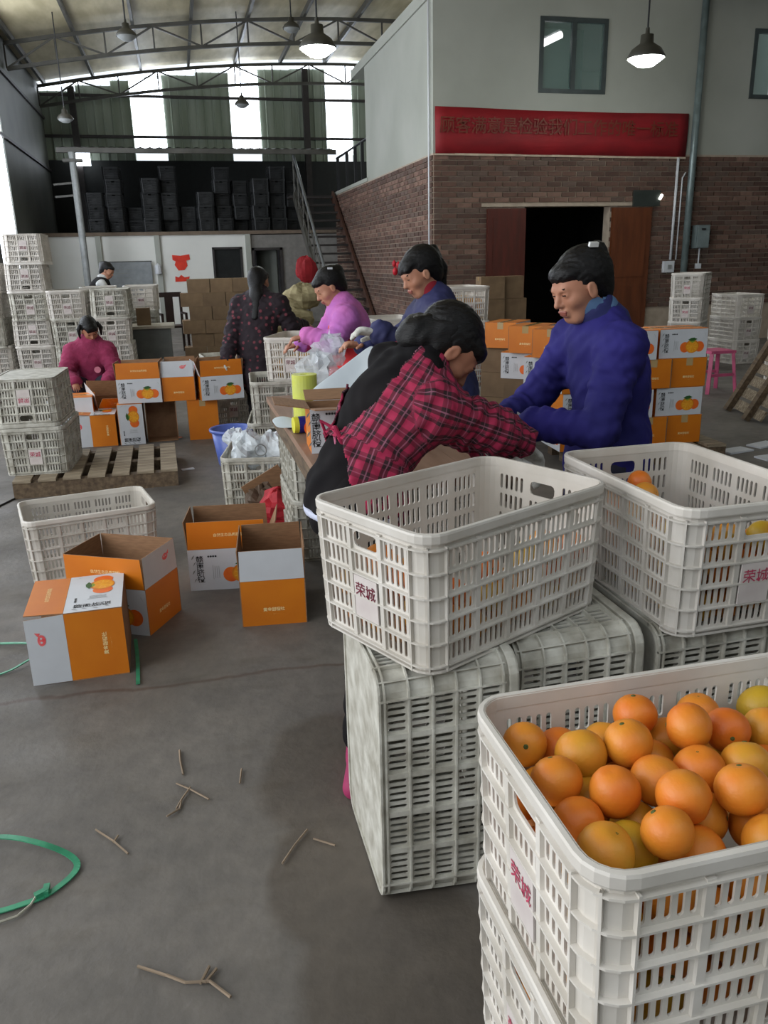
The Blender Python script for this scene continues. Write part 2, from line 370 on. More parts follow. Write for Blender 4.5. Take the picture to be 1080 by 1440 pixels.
mb = MB().m(M_mortar); mb.bx(XW, 5.323, YF, YF+0.2, 0, 2.95); mb.bx(6.78, 11.5, YF, YF+0.2, 0, 2.95); mb.bx(5.323, 6.78, YF, YF+0.2, 2.19, 2.95)
brick_wall('wall_facade', mb, [((XW, YF, 0), (1, 0, 0), (0, -1, 0), 7.6, 0.6, 2.95, [(5.323-XW, 6.78-XW, 0, 2.19)])], 290)
mb = MB().m(M_whitewall)
wx0, wx1, wz0, wz1 = 5.485, 6.577, 3.787, 4.80
mb.bx(XW, wx0, YF, YF+0.2, 2.95, 5.2); mb.bx(wx1, 9.1, YF, YF+0.2, 2.95, 5.2); mb.bx(wx0, wx1, YF, YF+0.2, 2.95, wz0); mb.bx(wx0, wx1, YF, YF+0.2, wz1, 5.2)
mb.bx(10.2, 11.5, YF, YF+0.2, 2.95, 5.2); mb.bx(9.1, 10.2, YF, YF+0.2, 2.95, 3.78); mb.bx(9.1, 10.2, YF, YF+0.2, 4.77, 5.2)
struct('wall_facade_upper', mb)
mb = MB().m(M_whitewall); mb.bx(XW, XW+0.2, YF+0.2, 17.0, 2.95, 5.2); mb.bx(XW+0.2, 9, 16.8, 17.0, 2.95, 5.0)
struct('wall_side_upper', mb)
mb = MB().m(M_whitewall); mb.bx(XW-0.03, 9, YF+0.2, 18.1, 5.0, 5.16); mb.bx(XW-0.02, 9, 16.9, 20.5, 2.95, 3.02)
struct('trim_roof_slab', mb)
def window(n, x0, x1, z0, z1, tube):
    wn = bpy.data.objects.new('window_%d' % n, None); COL.objects.link(wn); wn['kind'] = 'structure'
    fm = mat('window_frame_grey', (64, 72, 72), 0.5)
    for a in ((x0, x0+0.06, z0, z1), (x1-0.06, x1, z0, z1), (x0+0.06, x1-0.06, z0, z0+0.06), (x0+0.06, x1-0.06, z1-0.06, z1), ((x0+x1)/2-0.035, (x0+x1)/2+0.035, z0+0.06, z1-0.06)):
        obj('frame_bar', MB().m(fm).bx(a[0], a[1], YF-0.02, YF+0.06, a[2], a[3]), wn)
    g = mat('window_glass_green', (104, 128, 122), 0.12, var=0.03, alpha=0.45)
    for a, b_ in ((x0+0.06, (x0+x1)/2-0.035), ((x0+x1)/2+0.035, x1-0.06)): obj('pane', MB().m(g).bx(a, b_, YF+0.015, YF+0.025, z0+0.06, z1-0.06), wn)
    obj('room_back', MB().m(mat('room_grey_green', (196, 210, 204), 0.8, var=.04, scale=1)).bx(x0-0.3, x1+0.3, YF+1.4, YF+1.45, z0-0.3, z1+0.3), wn)
window(3, wx0, wx1, wz0, wz1, True); window(4, 9.1, 10.2, 3.78, 4.77, False)
t = thing('tube_light', 'glowing fluorescent tube behind the upper left window', 'lamp', (5.80, YF+0.5, 4.60), (0, 0, 0))
obj('tube', MB().m(emis('tube_glow', (255, 255, 255), 6)).tube([(-0.24, 0, -0.12), (0.26, 0, 0.10)], 0.05, 8), t); obj('batten', MB().m(M_white).bar((-0.24, 0.03, -0.06), (0.24, 0.03, 0.16), 0.05, 0.03), t)
# doorway into the dark store
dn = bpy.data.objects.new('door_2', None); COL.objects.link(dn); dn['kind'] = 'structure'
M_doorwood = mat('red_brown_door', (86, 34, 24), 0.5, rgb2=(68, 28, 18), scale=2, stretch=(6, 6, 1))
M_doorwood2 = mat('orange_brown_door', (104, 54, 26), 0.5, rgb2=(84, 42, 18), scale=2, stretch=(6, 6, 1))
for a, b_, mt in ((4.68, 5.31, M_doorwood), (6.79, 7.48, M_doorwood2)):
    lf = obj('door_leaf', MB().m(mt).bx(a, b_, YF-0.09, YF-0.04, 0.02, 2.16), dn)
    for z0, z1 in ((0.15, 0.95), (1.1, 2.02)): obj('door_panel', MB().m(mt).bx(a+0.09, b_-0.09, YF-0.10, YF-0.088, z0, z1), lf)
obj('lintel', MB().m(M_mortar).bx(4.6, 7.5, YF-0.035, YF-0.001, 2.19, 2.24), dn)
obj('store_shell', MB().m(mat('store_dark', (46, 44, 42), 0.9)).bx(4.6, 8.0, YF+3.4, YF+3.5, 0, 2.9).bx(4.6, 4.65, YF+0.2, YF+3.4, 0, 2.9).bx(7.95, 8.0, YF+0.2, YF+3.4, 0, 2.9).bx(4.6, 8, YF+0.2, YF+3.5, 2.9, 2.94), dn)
# red banner
t = thing('banner', 'long red cloth banner with dull gold characters across the white facade', 'banner', ((3.86+8.03)/2, YF-0.04, 3.24))
mr = mat('banner_red', (142, 10, 22), 0.7, rgb2=(118, 8, 18), scale=1.5, stretch=(1, 1, 3))
mb = MB().m(mr); n = 24; V = []
for i in range(n+1):
    u = i/n; x = -2.085+4.17*u; top = 0.335-0.02*sin(u*pi)-0.035*u; bot = -0.30-0.03*u
    for z in (top, 0.12, -0.1, bot): V.append((x, 0.012*sin(u*17+z*6), z))
mb.add(V, [(i*4+j, (i+1)*4+j, (i+1)*4+j+1, i*4+j+1)[::-1] for i in range(n) for j in range(3)])
cl = obj('cloth', mb, t, smooth=True)
md = cl.modifiers.new('s', 'SOLIDIFY'); md.thickness = 0.004
obj('lettering', text_mesh('顾客满意是检验我们工作的唯一标准', 0.246, mat('banner_gold', (112, 44, 24), 0.6, var=0.1), bold=0.002), t, (-0.06, -0.02, 0.06), (pi/2, 0.006, 0))
obj('hem', MB().m(mat('hem_pale', (190, 170, 150), 0.8)).bar((-2.09, 0, -0.31), (2.09, 0, -0.345), 0.012, 0.03), t)
# pipes, boxes on the facade
tag(obj('drain_pipe', MB().m(mat('galvanised_pipe', (120, 134, 134), 0.35, var=0.15, metal=0.3)).tube([(8.13, YF-0.1, 0), (8.13, YF-0.1, 5.4)], 0.055, 14), smooth=True), 'tall grey drain pipe running down the facade right of the banner', 'pipe')
for k, (x, r, top) in enumerate(((7.90, 0.022, 2.90), (8.0, 0.012, 2.6))):
    tag(obj('conduit', MB().m(M_white).tube([(x, YF-0.05, 1.35), (x, YF-0.05, top)]+([(x+0.05, YF-0.05, top+0.08)] if k else []), r, 8), smooth=True), ['white plastic conduit, thicker of the pair left of the drain pipe', 'thin white conduit with bent top beside the drain pipe'][k], 'conduit')
tag(obj('conduit', MB().m(M_white).tube([(XW-0.03, 12.62, 0.6), (XW-0.03, 12.62, 5.15)], 0.014, 6), smooth=True), 'thin white conduit up the side wall near the building corner', 'conduit')
t = thing('switch_box', 'small pale switch box at the foot of the white conduits', 'electrical box', (7.86, YF-0.06, 1.24)); obj('box', MB().m(M_white).bx(-0.09, 0.09, -0.04, 0.04, -0.09, 0.09), t); obj('switch', MB().m(M_greyink).bx(-0.03, 0.03, -0.055, -0.04, -0.03, 0.03), t)
t = thing('fuse_box', 'grey metal fuse box on the brick right of the drain pipe', 'electrical box', (8.39, YF-0.1, 1.70)); obj('case', MB().m(mat('box_grey', (116, 128, 128), 0.5)).bx(-0.12, 0.12, -0.07, 0.07, -0.18, 0.18), t); obj('door', MB().m(mat('box_grey2', (126, 138, 138), 0.5)).bx(-0.105, 0.105, -0.082, -0.07, -0.165, 0.165), t); obj('handle', MB().m(M_black).bx(-0.04, 0.03, -0.092, -0.082, 0.1, 0.13), t); obj('cable', MB().m(M_white).tube([(0, 0, -0.18), (0, 0, -0.42)], 0.012, 6), t); obj('socket', MB().m(M_white).bx(-0.04, 0.04, -0.03, 0.03, -0.5, -0.42), t)
t = thing('emergency_lamp', 'dark wall plate with one bright lamp above the right door leaf', 'lamp', (7.42, YF-0.05, 2.30)); obj('plate', MB().m(mat('plate_dark', (52, 58, 54), 0.4)).bx(-0.27, 0.2, -0.02, 0.02, -0.12, 0.12), t); obj('bulb', MB().m(emis('bulb_glow', (255, 255, 245), 6)).bar((0.18, -0.03, -0.02), (0.22, -0.03, 0.05), 0.04, 0.03), t)
tag(obj('ceiling_beam', MB().m(M_darksteel).bx(8.0, 11.5, YF-0.3, YF, 5.2, 5.35)), 'dark steel beam along the top of the facade at right', 'beam')

# staircase along the side wall
t = thing('staircase', 'open steel staircase climbing beside the brick side wall', 'staircase', (0, 0, 0))
y0s, y1s, zt = 16.0, 20.45, 2.95; xr, xl = XW-0.08, XW-1.0
rust = mat('rusty_brown_steel', (86, 56, 44), 0.6, var=0.15)
obj('stringer', MB().m(rust).bar((xr, y0s, 0.05), (xr, y1s, zt), 0.05, 0.22), t); obj('stringer', MB().m(M_steel).bar((xl, y0s, 0.05), (xl, y1s, zt), 0.05, 0.22), t)
for k in range(16):
    f = (k+0.7)/16; obj('tread', MB().m(M_darksteel).bx(xl+0.03, xr-0.03, y0s+(y1s-y0s)*f-0.12, y0s+(y1s-y0s)*f+0.12, zt*f-0.02, zt*f+0.02), t)
obj('landing', MB().m(M_darksteel).bx(xl-0.1, xr+0.05, y1s, y1s+0.5, zt-0.05, zt), t)
hr = MB().m(mat('steel_rail', (110, 112, 112), 0.35, var=0.1)); hr.tube([(xl, y0s+0.2, 1.05), (xl, y1s, zt+1.0)], 0.03, 8); obj('handrail', hr, t)
for k in range(7):
    f = 0.08+k*0.15; mbb = MB().m(M_steel); mbb.tube([(xl, y0s+0.2+(y1s-y0s-0.2)*f, zt*f), (xl, y0s+0.2+(y1s-y0s-0.2)*f, 1.05+(zt-0.05)*f)], 0.016, 6); obj('baluster', mbb, t)
for hgt in (0.35, 0.68): obj('rail', MB().m(M_steel).tube([(xl, y0s+0.2, 0.05+hgt), (xl, y1s, zt+hgt)], 0.014, 6), t)
t = thing('terrace_railing', 'black railing on top of the brick side wall by the stairs', 'railing', (XW+0.05, 0, 0))
obj('handrail', MB().m(M_black).tube([(0, 17.0, 3.76), (0, 20.4, 3.76)], 0.025, 8), t)
for y in (17.6, 18.3, 19.2, 20.3): obj('baluster', MB().m(M_black).bx(-0.03, 0.03, y-0.03, y+0.03, 2.6, 3.76), t)

# ceiling lamps
M_lampsteel = mat('lamp_shade_steel', (70, 68, 60), 0.5, var=0.15)
M_glow = emis('lamp_glow', (248, 255, 250), 25)
def pendant(x, y, z, r, lit, label):
    t = thing('pendant_lamp', label, 'lamp', (x, y, z), group='pendant lamps')
    top = roofz(x)-z
    obj('cord', MB().m(M_black).tube([(0, 0, r*1.5), (0, 0, top)], 0.012, 6), t)
    obj('lamp_shade', MB().m(M_lampsteel).lathe([(r, 0), (r*1.02, 0.02), (r*0.8, r*0.45), (r*0.36, r*0.75), (r*0.34, r*1.15), (r*0.12, r*1.2), (r*0.1, r*1.5)], 24), t, smooth=True)
    o = obj('bulb', MB().m(M_glow if lit else M_greyink).lathe([(0.001, -r*0.42), (r*0.45, -r*0.36), (r*0.9, -r*0.05), (r*0.96, 0.02), (0.001, 0.05)], 20), t, smooth=True)
    if lit:
        l = bpy.data.lights.new('lamp_light', 'POINT'); l.energy = lit; l.shadow_soft_size = r; l.color = (0.95, 1, 0.97)
        lo = bpy.data.objects.new('lamp_light', l); COL.objects.link(lo); lo.parent = t; lo.location = (0, 0, -r*0.6)
    return t
pendant(1.91, 11.0, 3.93, 0.225, 60, 'lit high-bay lamp with a wide glowing shade near the roof, left of the white building')
pendant(6.08, 10.5, 3.84, 0.235, 40, 'lit lamp glowing in front of the white facade, right of the upper window')
pendant(-0.42, 14.0, 4.68, 0.15, 0, 'unlit lamp hanging highest at top left below the roof')
pendant(2.47, 17.0, 5.60, 0.16, 0, 'unlit lamp hanging just left of the lit high-bay lamp')
pendant(1.72, 20.0, 4.80, 0.16, 0, 'small dark unlit lamp against the middle translucent strip')
pendant(-1.93, 19.0, 4.30, 0.16, 0, 'pale unlit lamp in the far left corner above the steel post')

# ------------------------------------------------------------------ crates
HX, HY, HZ, RC, TH = 0.302, 0.203, 0.32, 0.050, 0.004
def perim(off, zsc=1.0, seg=5):
    P = []; r = RC+off
    for (cx_, cy_, a0) in ((HX-RC, HY-RC, 0), (-(HX-RC), HY-RC, 90), (-(HX-RC), -(HY-RC), 180), (HX-RC, -(HY-RC), 270)):
        for k in range(seg+1):
            a = radians(a0+90*k/seg); P.append((cx_+r*cos(a), cy_+r*sin(a)))
    return P
def tf(z): return 0.952+0.048*z/HZ
def sweep(mb, prof):
    """prof: closed list of (offset, z)"""
    rings = [[(x*tf(z), y*tf(z), z) for x, y in perim(o)] for o, z in prof]; n = len(rings[0]); k = len(rings)
    mb.add([p for r in rings for p in r], [(i*n+j, i*n+(j+1) % n, ((i+1) % k)*n+(j+1) % n, ((i+1) % k)*n+j) for i in range(k) for j in range(n)])
def crate_meshes(hole_round=True):
    Z = [0.014+0.054*i for i in range(6)]
    mb = MB()
    def wall(axis, sgn):
        # local (u,z) -> xyz
        half = HX if axis == 'x' else HY; other = HY if axis == 'x' else HX
        def P(u, z, d):
            s = tf(z)
            return (u*s, sgn*(other-d)*s, z) if axis == 'x' else (sgn*(other-d)*s, u*s, z)
        def quad(u0, u1, z0, z1):
            for d, fl in ((0, 0), (TH, 1)):
                q = [P(u0, z0, d), P(u1, z0, d), P(u1, z1, d), P(u0, z1, d)]; mb.add(q, [(0, 1, 2, 3)])
        def hole(u0, u1, z0, z1, hu0, hu1, hz0, hz1):
            r = min((hu1-hu0)/2, 0.012)*0.98
            if hole_round: pts = [(hu0, hz0+r), (hu0+r*.3, hz0+r*.3), (hu0+r, hz0), (hu1-r, hz0), (hu1-r*.3, hz0+r*.3), (hu1, hz0+r), (hu1, hz1-r), (hu1-r*.3, hz1-r*.3), (hu1-r, hz1), (hu0+r, hz1), (hu0+r*.3, hz1-r*.3), (hu0, hz1-r)]
            V = []
            for d in (0, TH):
                V += [P(u0, z0, d), P(u1, z0, d), P(u1, z1, d), P(u0, z1, d)]+[P(a, b_, d) for a, b_ in pts]
            Fs = []
            for o in (0, 16):
                Fs += [(o+0, o+5, o+4), (o+0, o+6, o+5), (o+0, o+1, o+7, o+6), (o+1, o+8, o+7), (o+1, o+9, o+8), (o+1, o+2, o+10, o+9), (o+2, o+11, o+10), (o+2, o+12, o+11), (o+2, o+3, o+13, o+12), (o+3, o+14, o+13), (o+3, o+15, o+14), (o+3, o+0, o+4, o+15)]
            Fs += [(4+j, 4+(j+1) % 12, 20+(j+1) % 12, 20+j) for j in range(12)]
            mb.add(V, Fs)
        mb.m(M_crate)
        ng = 5 if axis == 'x' else 3; edge = RC; tot = 2*(half-edge); cw = 0.017
        gw = (tot-cw*(ng-1))/ng; u = -half+edge; quad(-half+edge, half-edge, 0, Z[0]); quad(-half+edge, half-edge, Z[5], HZ)
        for g in range(ng):
            mid = (axis == 'y' and g == 1)
            for rwi in range(5):
                z0, z1 = Z[rwi], Z[rwi+1]
                if mid and rwi == 4: hole(u, u+gw, z0, z1, u+0.004, u+gw-0.004, z0+0.010, z1-0.008); continue
                if mid and rwi in (1, 2): quad(u, u+gw, z0, z1); continue
                ns = 5; du = gw/ns
                for k in range(ns): hole(u+k*du, u+(k+1)*du, z0, z1, u+(k+.5)*du-0.0046, u+(k+.5)*du+0.0046, z0+0.007, z1-0.006)
            if g < ng-1:
                quad(u+gw, u+gw+cw, Z[0], Z[5])
                uc = u+gw+cw/2; e = 0.0065
                for du_ in (-cw/2+0.001, cw/2-0.001):
                    pass
                V = [P(uc-cw/2+.002, Z[0], 0), P(uc+cw/2-.002, Z[0], 0), P(uc+cw/2-.002, 0.29, 0), P(uc-cw/2+.002, 0.29, 0), P(uc-cw/2+.002, Z[0], -e), P(uc+cw/2-.002, Z[0], -e), P(uc+cw/2-.002, 0.29, -e), P(uc-cw/2+.002, 0.29, -e)]
                mb.add(V, [(4, 5, 6, 7), (0, 1, 5, 4), (3, 2, 6, 7), (0, 4, 7, 3), (1, 5, 6, 2)])
            u += gw+cw
        for ue in (-half+edge, half-edge):
            V = [P(ue-.002, 0, 0), P(ue+.002, 0, 0), P(ue+.002, 0.29, 0), P(ue-.002, 0.29, 0), P(ue-.002, 0, -.009), P(ue+.002, 0, -.009), P(ue+.002, 0.29, -.009), P(ue-.002, 0.29, -.009)]
            mb.add(V, [(4, 5, 6, 7), (0, 1, 5, 4), (3, 2, 6, 7), (0, 4, 7, 3), (1, 5, 6, 2)])
    for ax in ('x', 'y'):
        for sg in (-1, 1): wall(ax, sg)
    # rounded corner shells
    seg = 5
    for ci in range(4):
        for off in (0, -TH):
            pr = perim(off)[ci*(seg+1):(ci+1)*(seg+1)]
            V = [(x*tf(0), y*tf(0), 0) for x, y in pr]+[(x, y, HZ) for x, y in pr]
            mb.add(V, [(j, j+1, j+seg+2, j+seg+1) for j in range(seg)])
        # fin in the middle of the corner
        a = radians(45+90*ci); cx_ = (HX-RC)*(1 if ci in (0, 3) else -1); cy_ = (HY-RC)*(1 if ci in (0, 1) else -1)
        dx, dy = cos(a), sin(a); px, py = -dy*0.002, dx*0.002
        V = []
        for z in (0, 0.29):
            for rr_ in (RC, RC+0.0085):
                for s in (-1, 1): V.append(((cx_+dx*rr_+px*s)*tf(z), (cy_+dy*rr_+py*s)*tf(z), z))
        mb.add(V, [(2, 3, 7, 6), (0, 2, 6, 4), (1, 5, 7, 3)])
    for z in Z: sweep(mb, [(0, z-.0025), (.009, z-.002), (.009, z+.002), (0, z+.0025)])
    # floor
    for zz in (0.004, 0.010):
        n = len(perim(0)); mb.add([(x*tf(zz), y*tf(zz), zz) for x, y in perim(0)], [tuple(range(n))])
    sweep(mb, [(-.006, 0), (.008, 0), (.008, .005), (-.006, .005)])
    basket = mb.mesh('basket')
    rm = MB().m(M_crate)
    sweep(rm, [(-.005, .297), (.007, .297), (.008, .300), (.008, .3155), (.006, .3198), (-.001, .3205), (-.005, .3175), (-.005, .297)])
    rim = rm.mesh('rim')
    lp = MB().m(M_label); s = tf(0.12); lp.bx(-0.0405, 0.0405, -0.003, 0.001, Z[1]+0.003, Z[3]-0.003); lab = lp.mesh('label_plate')
    return basket, rim, lab
CB, CR_, CL = crate_meshes()
def make_crate(matl=None, ink=M_redink, text=True):
    r = thing('fruit_crate', '', 'crate')
    a = obj('basket', CB, r); b_ = obj('rim', CR_, r)
    if matl:
        for o in (a, b_): o.material_slots[0].link = 'OBJECT'; o.material_slots[0].material = matl
    for sg in (-1, 1):
        if not text: continue
        l = obj('label_plate', CL, r, (sg*HX*tf(0.12), 0, 0), (0, radians(-2.6), pi/2 if sg > 0 else -pi/2))
        l.rotation_euler = (radians(2.6), 0, pi/2 if sg > 0 else -pi/2)
        if text: obj('lettering', text_mesh('荣城', 0.036, ink, bold=0.0002), l, (0, -0.0042, 0.138), (pi/2, 0, 0))
    return r
PROTO = {}
def crate(label, loc, yaw=0.0, group=None, style='clean', flip=False, rot=None, ink=M_redink):
    key = (style, ink.name)
    if key not in PROTO:
        r = make_crate({'clean': None, 'old': M_crate_old, 'dark': M_crate_dark}[style], ink, style != 'dark'); PROTO[key] = r; c = r
    else: c = copy_tree(PROTO[key])
    c.name = 'fruit_crate'; c.location = loc; c.rotation_euler = rot if rot else ((pi, 0, yaw) if flip else (0, 0, yaw))
    if flip and not rot: c.location = (loc[0], loc[1], loc[2]+0.3205)
    c['label'] = label; c['category'] = 'crate'
    if group: c['group'] = group
    elif 'group' in c: del c['group']
    return c
def near(n, yaw, L2=0.3, W2=0.2):
    """centre of a crate from its near corner and heading (long axis along yaw)"""
    return (n[0]+cos(yaw)*L2-sin(yaw)*W2, n[1]+sin(yaw)*L2+cos(yaw)*W2)
# front group
GF = 'crates of oranges in the foreground'
yA = 0.451; cA = near((0.432, 1.461), yA); crate('white crate with dark red lettering standing askew on tipped crates, half full of oranges', (cA[0], cA[1], 0.601), yA, GF)
yR = 0.023; cR = (1.048+0.2*cos(yR)-0.3*sin(yR), 1.507+0.2*sin(yR)+0.3*cos(yR)); crate('white crate of oranges at the right edge with smeared red lettering and an open handle', (cR[0], cR[1], 0.586), yR+pi/2, GF, ink=M_redfade)
yF = 0.008; cF = near((0.400, 0.675), yF)
crate('open white crate heaped with oranges, topmost in the bottom right corner', (cF[0], cF[1], 0.458), yF, GF, ink=M_redfade)
crate('white crate of oranges directly below the heaped open one', (cF[0]+0.003, cF[1], 0.160), yF, GF, ink=M_redfade)
# tipped crates standing on their short ends: long axis vertical, bottoms to the left
def tipped(label, x, y, yaw=0.0, hgt=0.0):
    # local x -> up, local z -> +world x (opening right), local y -> world y
    R = Matrix(((0, 0, 1), (0, 1, 0), (-1, 0, 0)))   # columns: image of x,y,z
    R = Matrix(((0.0, 0.0, 1.0), (0.0, 1.0, 0.0), (-1.0, 0.0, 0.0)))
    R = Matrix.Rotation(yaw, 3, 'Z') @ R
    return crate(label, (x, y, 0.3+hgt), rot=R.to_euler(), style='old', group='tipped crates carrying the foreground crates')
tipped('grimy white crate stood on end, its scuffed bottom facing left, leftmost support', 0.334, 1.70)
tipped('grimy white crate stood on end, second support, right of the leftmost one', 0.675, 1.755)
tipped('grimy white crate stood on end, third support, under the right orange crate', 1.03, 1.74)
tipped('grimy white crate stood on end at the right edge, last support', 1.365, 1.73)
# pallet under the heaped stack
def plank_pallet(label, loc, yaw, L_, W_, nb, mt, name='wooden_pallet', rot=None, bh=0.016):
    t = thing(name, label, 'pallet', loc, rot if rot else (0, 0, yaw))
    bw_ = L_/nb*0.74
    mtop = MB().m(mt).box((0, 0, 0), (bw_, W_, 0.018)).mesh('plank')
    for i in range(nb): obj('plank', mtop, t, (-L_/2+bw_/2+i*(L_-bw_)/(nb-1), 0, 0.111), (0, 0, random.uniform(-.008, .008)))
    for s in (-1, 0, 1): obj('runner', MB().m(M_wood2).bx(-L_/2, L_/2, s*(W_/2-0.045)-0.04, s*(W_/2-0.045)+0.04, 0.0, 0.101), t)
    return t
plank_pallet('low wooden pallet beneath the stack of heaped orange crates', (0.77, 0.88, 0.038), 0, 0.62, 0.44, 5, M_wood)

# oranges ----------------------------------------------------------
mo = bpy.data.materials.new('orange_peel'); mo.use_nodes = True; N = mo.node_tree.nodes; L = mo.node_tree.links; b = N['Principled BSDF']
tc = N.new('ShaderNodeTexCoord'); oi = N.new('ShaderNodeObjectInfo')
n1 = nz(9, 3); cr1 = N.new('ShaderNodeValToRGB'); e = cr1.color_ramp.elements
e[0].position = 0.0; e[0].color = (*lin((210, 84, 24)), 1); e[1].position = 1.0; e[1].color = (*lin((190, 152, 36)), 1)
k = e.new(0.4); k.color = (*lin((220, 118, 32)), 1); k = e.new(0.72); k.color = (*lin((220, 144, 44)), 1)
f = mth('ADD', mth('MULTIPLY_ADD', oi.outputs['Random'], 0.72, 0.30), mth('MULTIPLY', mth('SUBTRACT', n1.outputs[0], 0.5), 0.9)); L.new(f, cr1.inputs[0])
L.new(cr1.outputs[0], b.inputs['Base Color']); b.inputs['Roughness'].default_value = 0.46
b.inputs['Subsurface Weight'].default_value = 0.0
bp = N.new('ShaderNodeBump'); bp.inputs['Strength'].default_value = 0.25; bp.inputs['Distance'].default_value = 0.002; L.new(nz(180, 2).outputs[0], bp.inputs['Height']); L.new(bp.outputs[0], b.inputs['Normal'])
M_stem = mat('stem_green', (84, 96, 40), 0.7)
def orange_mesh(nu=22, nv=14, sx=1.0, sz=0.96, seed=0):
    rnd = random.Random(seed); mb = MB().m(mo); V = []
    for i in range(nv+1):
        th = pi*i/nv
        for j in range(nu):
            ph = 2*pi*j/nu; r = 0.037*(1+0.012*sin(3*ph+seed)*sin(th))
            z = r*cos(th)*sz; rr_ = r*sin(th)
            if th < 0.4: z -= 0.003*(1-th/0.4)
            V.append((rr_*cos(ph)*sx, rr_*sin(ph), z))
    mb.add(V, [(i*nu+j, (i+1)*nu+j, (i+1)*nu+(j+1) % nu, i*nu+(j+1) % nu) for i in range(nv) for j in range(nu)])
    return mb.mesh('orange', True)
OM = [orange_mesh(seed=i, sx=1+0.03*(i % 3), sz=0.93+0.03*(i % 4)) for i in range(4)]
stem_me = MB().m(M_stem).lathe([(0.001, 0.0015), (0.0035, 0.001), (0.0045, -0.001)], 8).mesh('stem_button')
NOR = [0]
def orange(p, label, group, stem=None):
    o = obj('orange', OM[NOR[0] % 4], None, p); NOR[0] += 1
    s = obj('stem_button', stem_me, o, (0, 0, 0.0325))
    if stem: q = Vector(stem).to_track_quat('Z', 'Y'); o.rotation_euler = q.to_euler()
    else: o.rotation_euler = (random.uniform(0, 6.28), random.uniform(0, 6.28), random.uniform(0, 6.28))
    sc = random.uniform(0.92, 1.03); o.scale = (sc, sc, sc)
    tag(o, label, 'orange', group); return o
def pack(hx, hy, z0, z1, n, fixed=(), seed=1, iters=160, R=0.0365):
    rs = np.random.RandomState(seed)
    P = np.c_[rs.uniform(-hx+R, hx-R, n), rs.uniform(-hy+R, hy-R, n), rs.uniform(z0+R, z1-R, n)]
    nf = len(fixed)
    if nf: P = np.r_[np.array(fixed, float), P]
    for it in range(iters):
        D = P[:, None]-P[None]; d = np.sqrt((D**2).sum(-1))+1e-9; np.fill_diagonal(d, 9)
        ov = np.maximum(0, 2*R-d); mv = (D/d[..., None]*ov[..., None]).sum(1)*0.42
        if nf: mv[:nf] *= 0.12
        mv[nf:, 2] -= 0.0012 if it < iters*0.7 else 0
        P += mv
        P[:, 0] = np.clip(P[:, 0], -hx+R, hx-R); P[:, 1] = np.clip(P[:, 1], -hy+R, hy-R); P[nf:, 2] = np.clip(P[nf:, 2], z0+R, 9); P[:nf, 2] = np.clip(P[:nf, 2], z0+R, 9)
    return P
STUFF = []
def spot(p, what, hz):
    ds, dl = p[0]+.278, min(abs(p[1]+.18), abs(.18-p[1]))
    lay = ('lowest', 'second', 'third', 'upper')[min(3, int((p[2]-.04)/.062)) if p[2] > .04 else 0]
    if ds < dl: k = ('left', 'middle', 'right')[min(2, int((p[1]+.18)/.12))]; return 'orange in the %s, short side, %s slot group, %s layer' % (what, k, lay)
    k = ('first', 'second', 'third', 'fourth', 'fifth')[min(4, max(0, int((p[0]+.278)/.111)))]; return 'orange in the %s, long side, %s slot group, %s layer' % (what, k, lay)
def fill(c, yaw, z, hz, n, seed, label, group, fixed=(), fixlabels=(), vis=None, maxn=70, sideside=(-1, -1)):
    P = pack(0.278, 0.180, 0.012, hz, n, fixed, seed)
    Rm = Matrix.Rotation(yaw, 3, 'Z'); out = []
    for i, p in enumerate(P):
        wpt = Rm @ Vector(p); wpt += Vector((c[0], c[1], z))
        if i < len(fixed): orange(wpt, fixlabels[i][0], group, fixlabels[i][1]); continue
        # keep only the ones near the walls that can be seen and near the top
        sc_ = min(p[0]+0.278 if sideside[0] < 0 else 0.278-p[0], p[1]+0.18 if sideside[1] < 0 else 0.18-p[1])
        top = P[:, 2].max()-p[2]
        out.append((min(sc_-0.0365, max(0, top-0.03) if vis else 9), wpt, spot(p, label, hz)))
    out.sort(key=lambda t: t[0]); seen = set()
    for k_, (s_, wpt, lb_) in enumerate(out):
        for ex in (' layer, higher', ' layer, deeper', ' layer, deepest'):
            if lb_ in seen: lb_ = lb_.split(' layer')[0]+ex
        seen.add(lb_)
        if k_ < maxn and s_ < 0.05: orange(wpt, lb_, group)
        elif s_ < 0.075: STUFF.append(wpt)
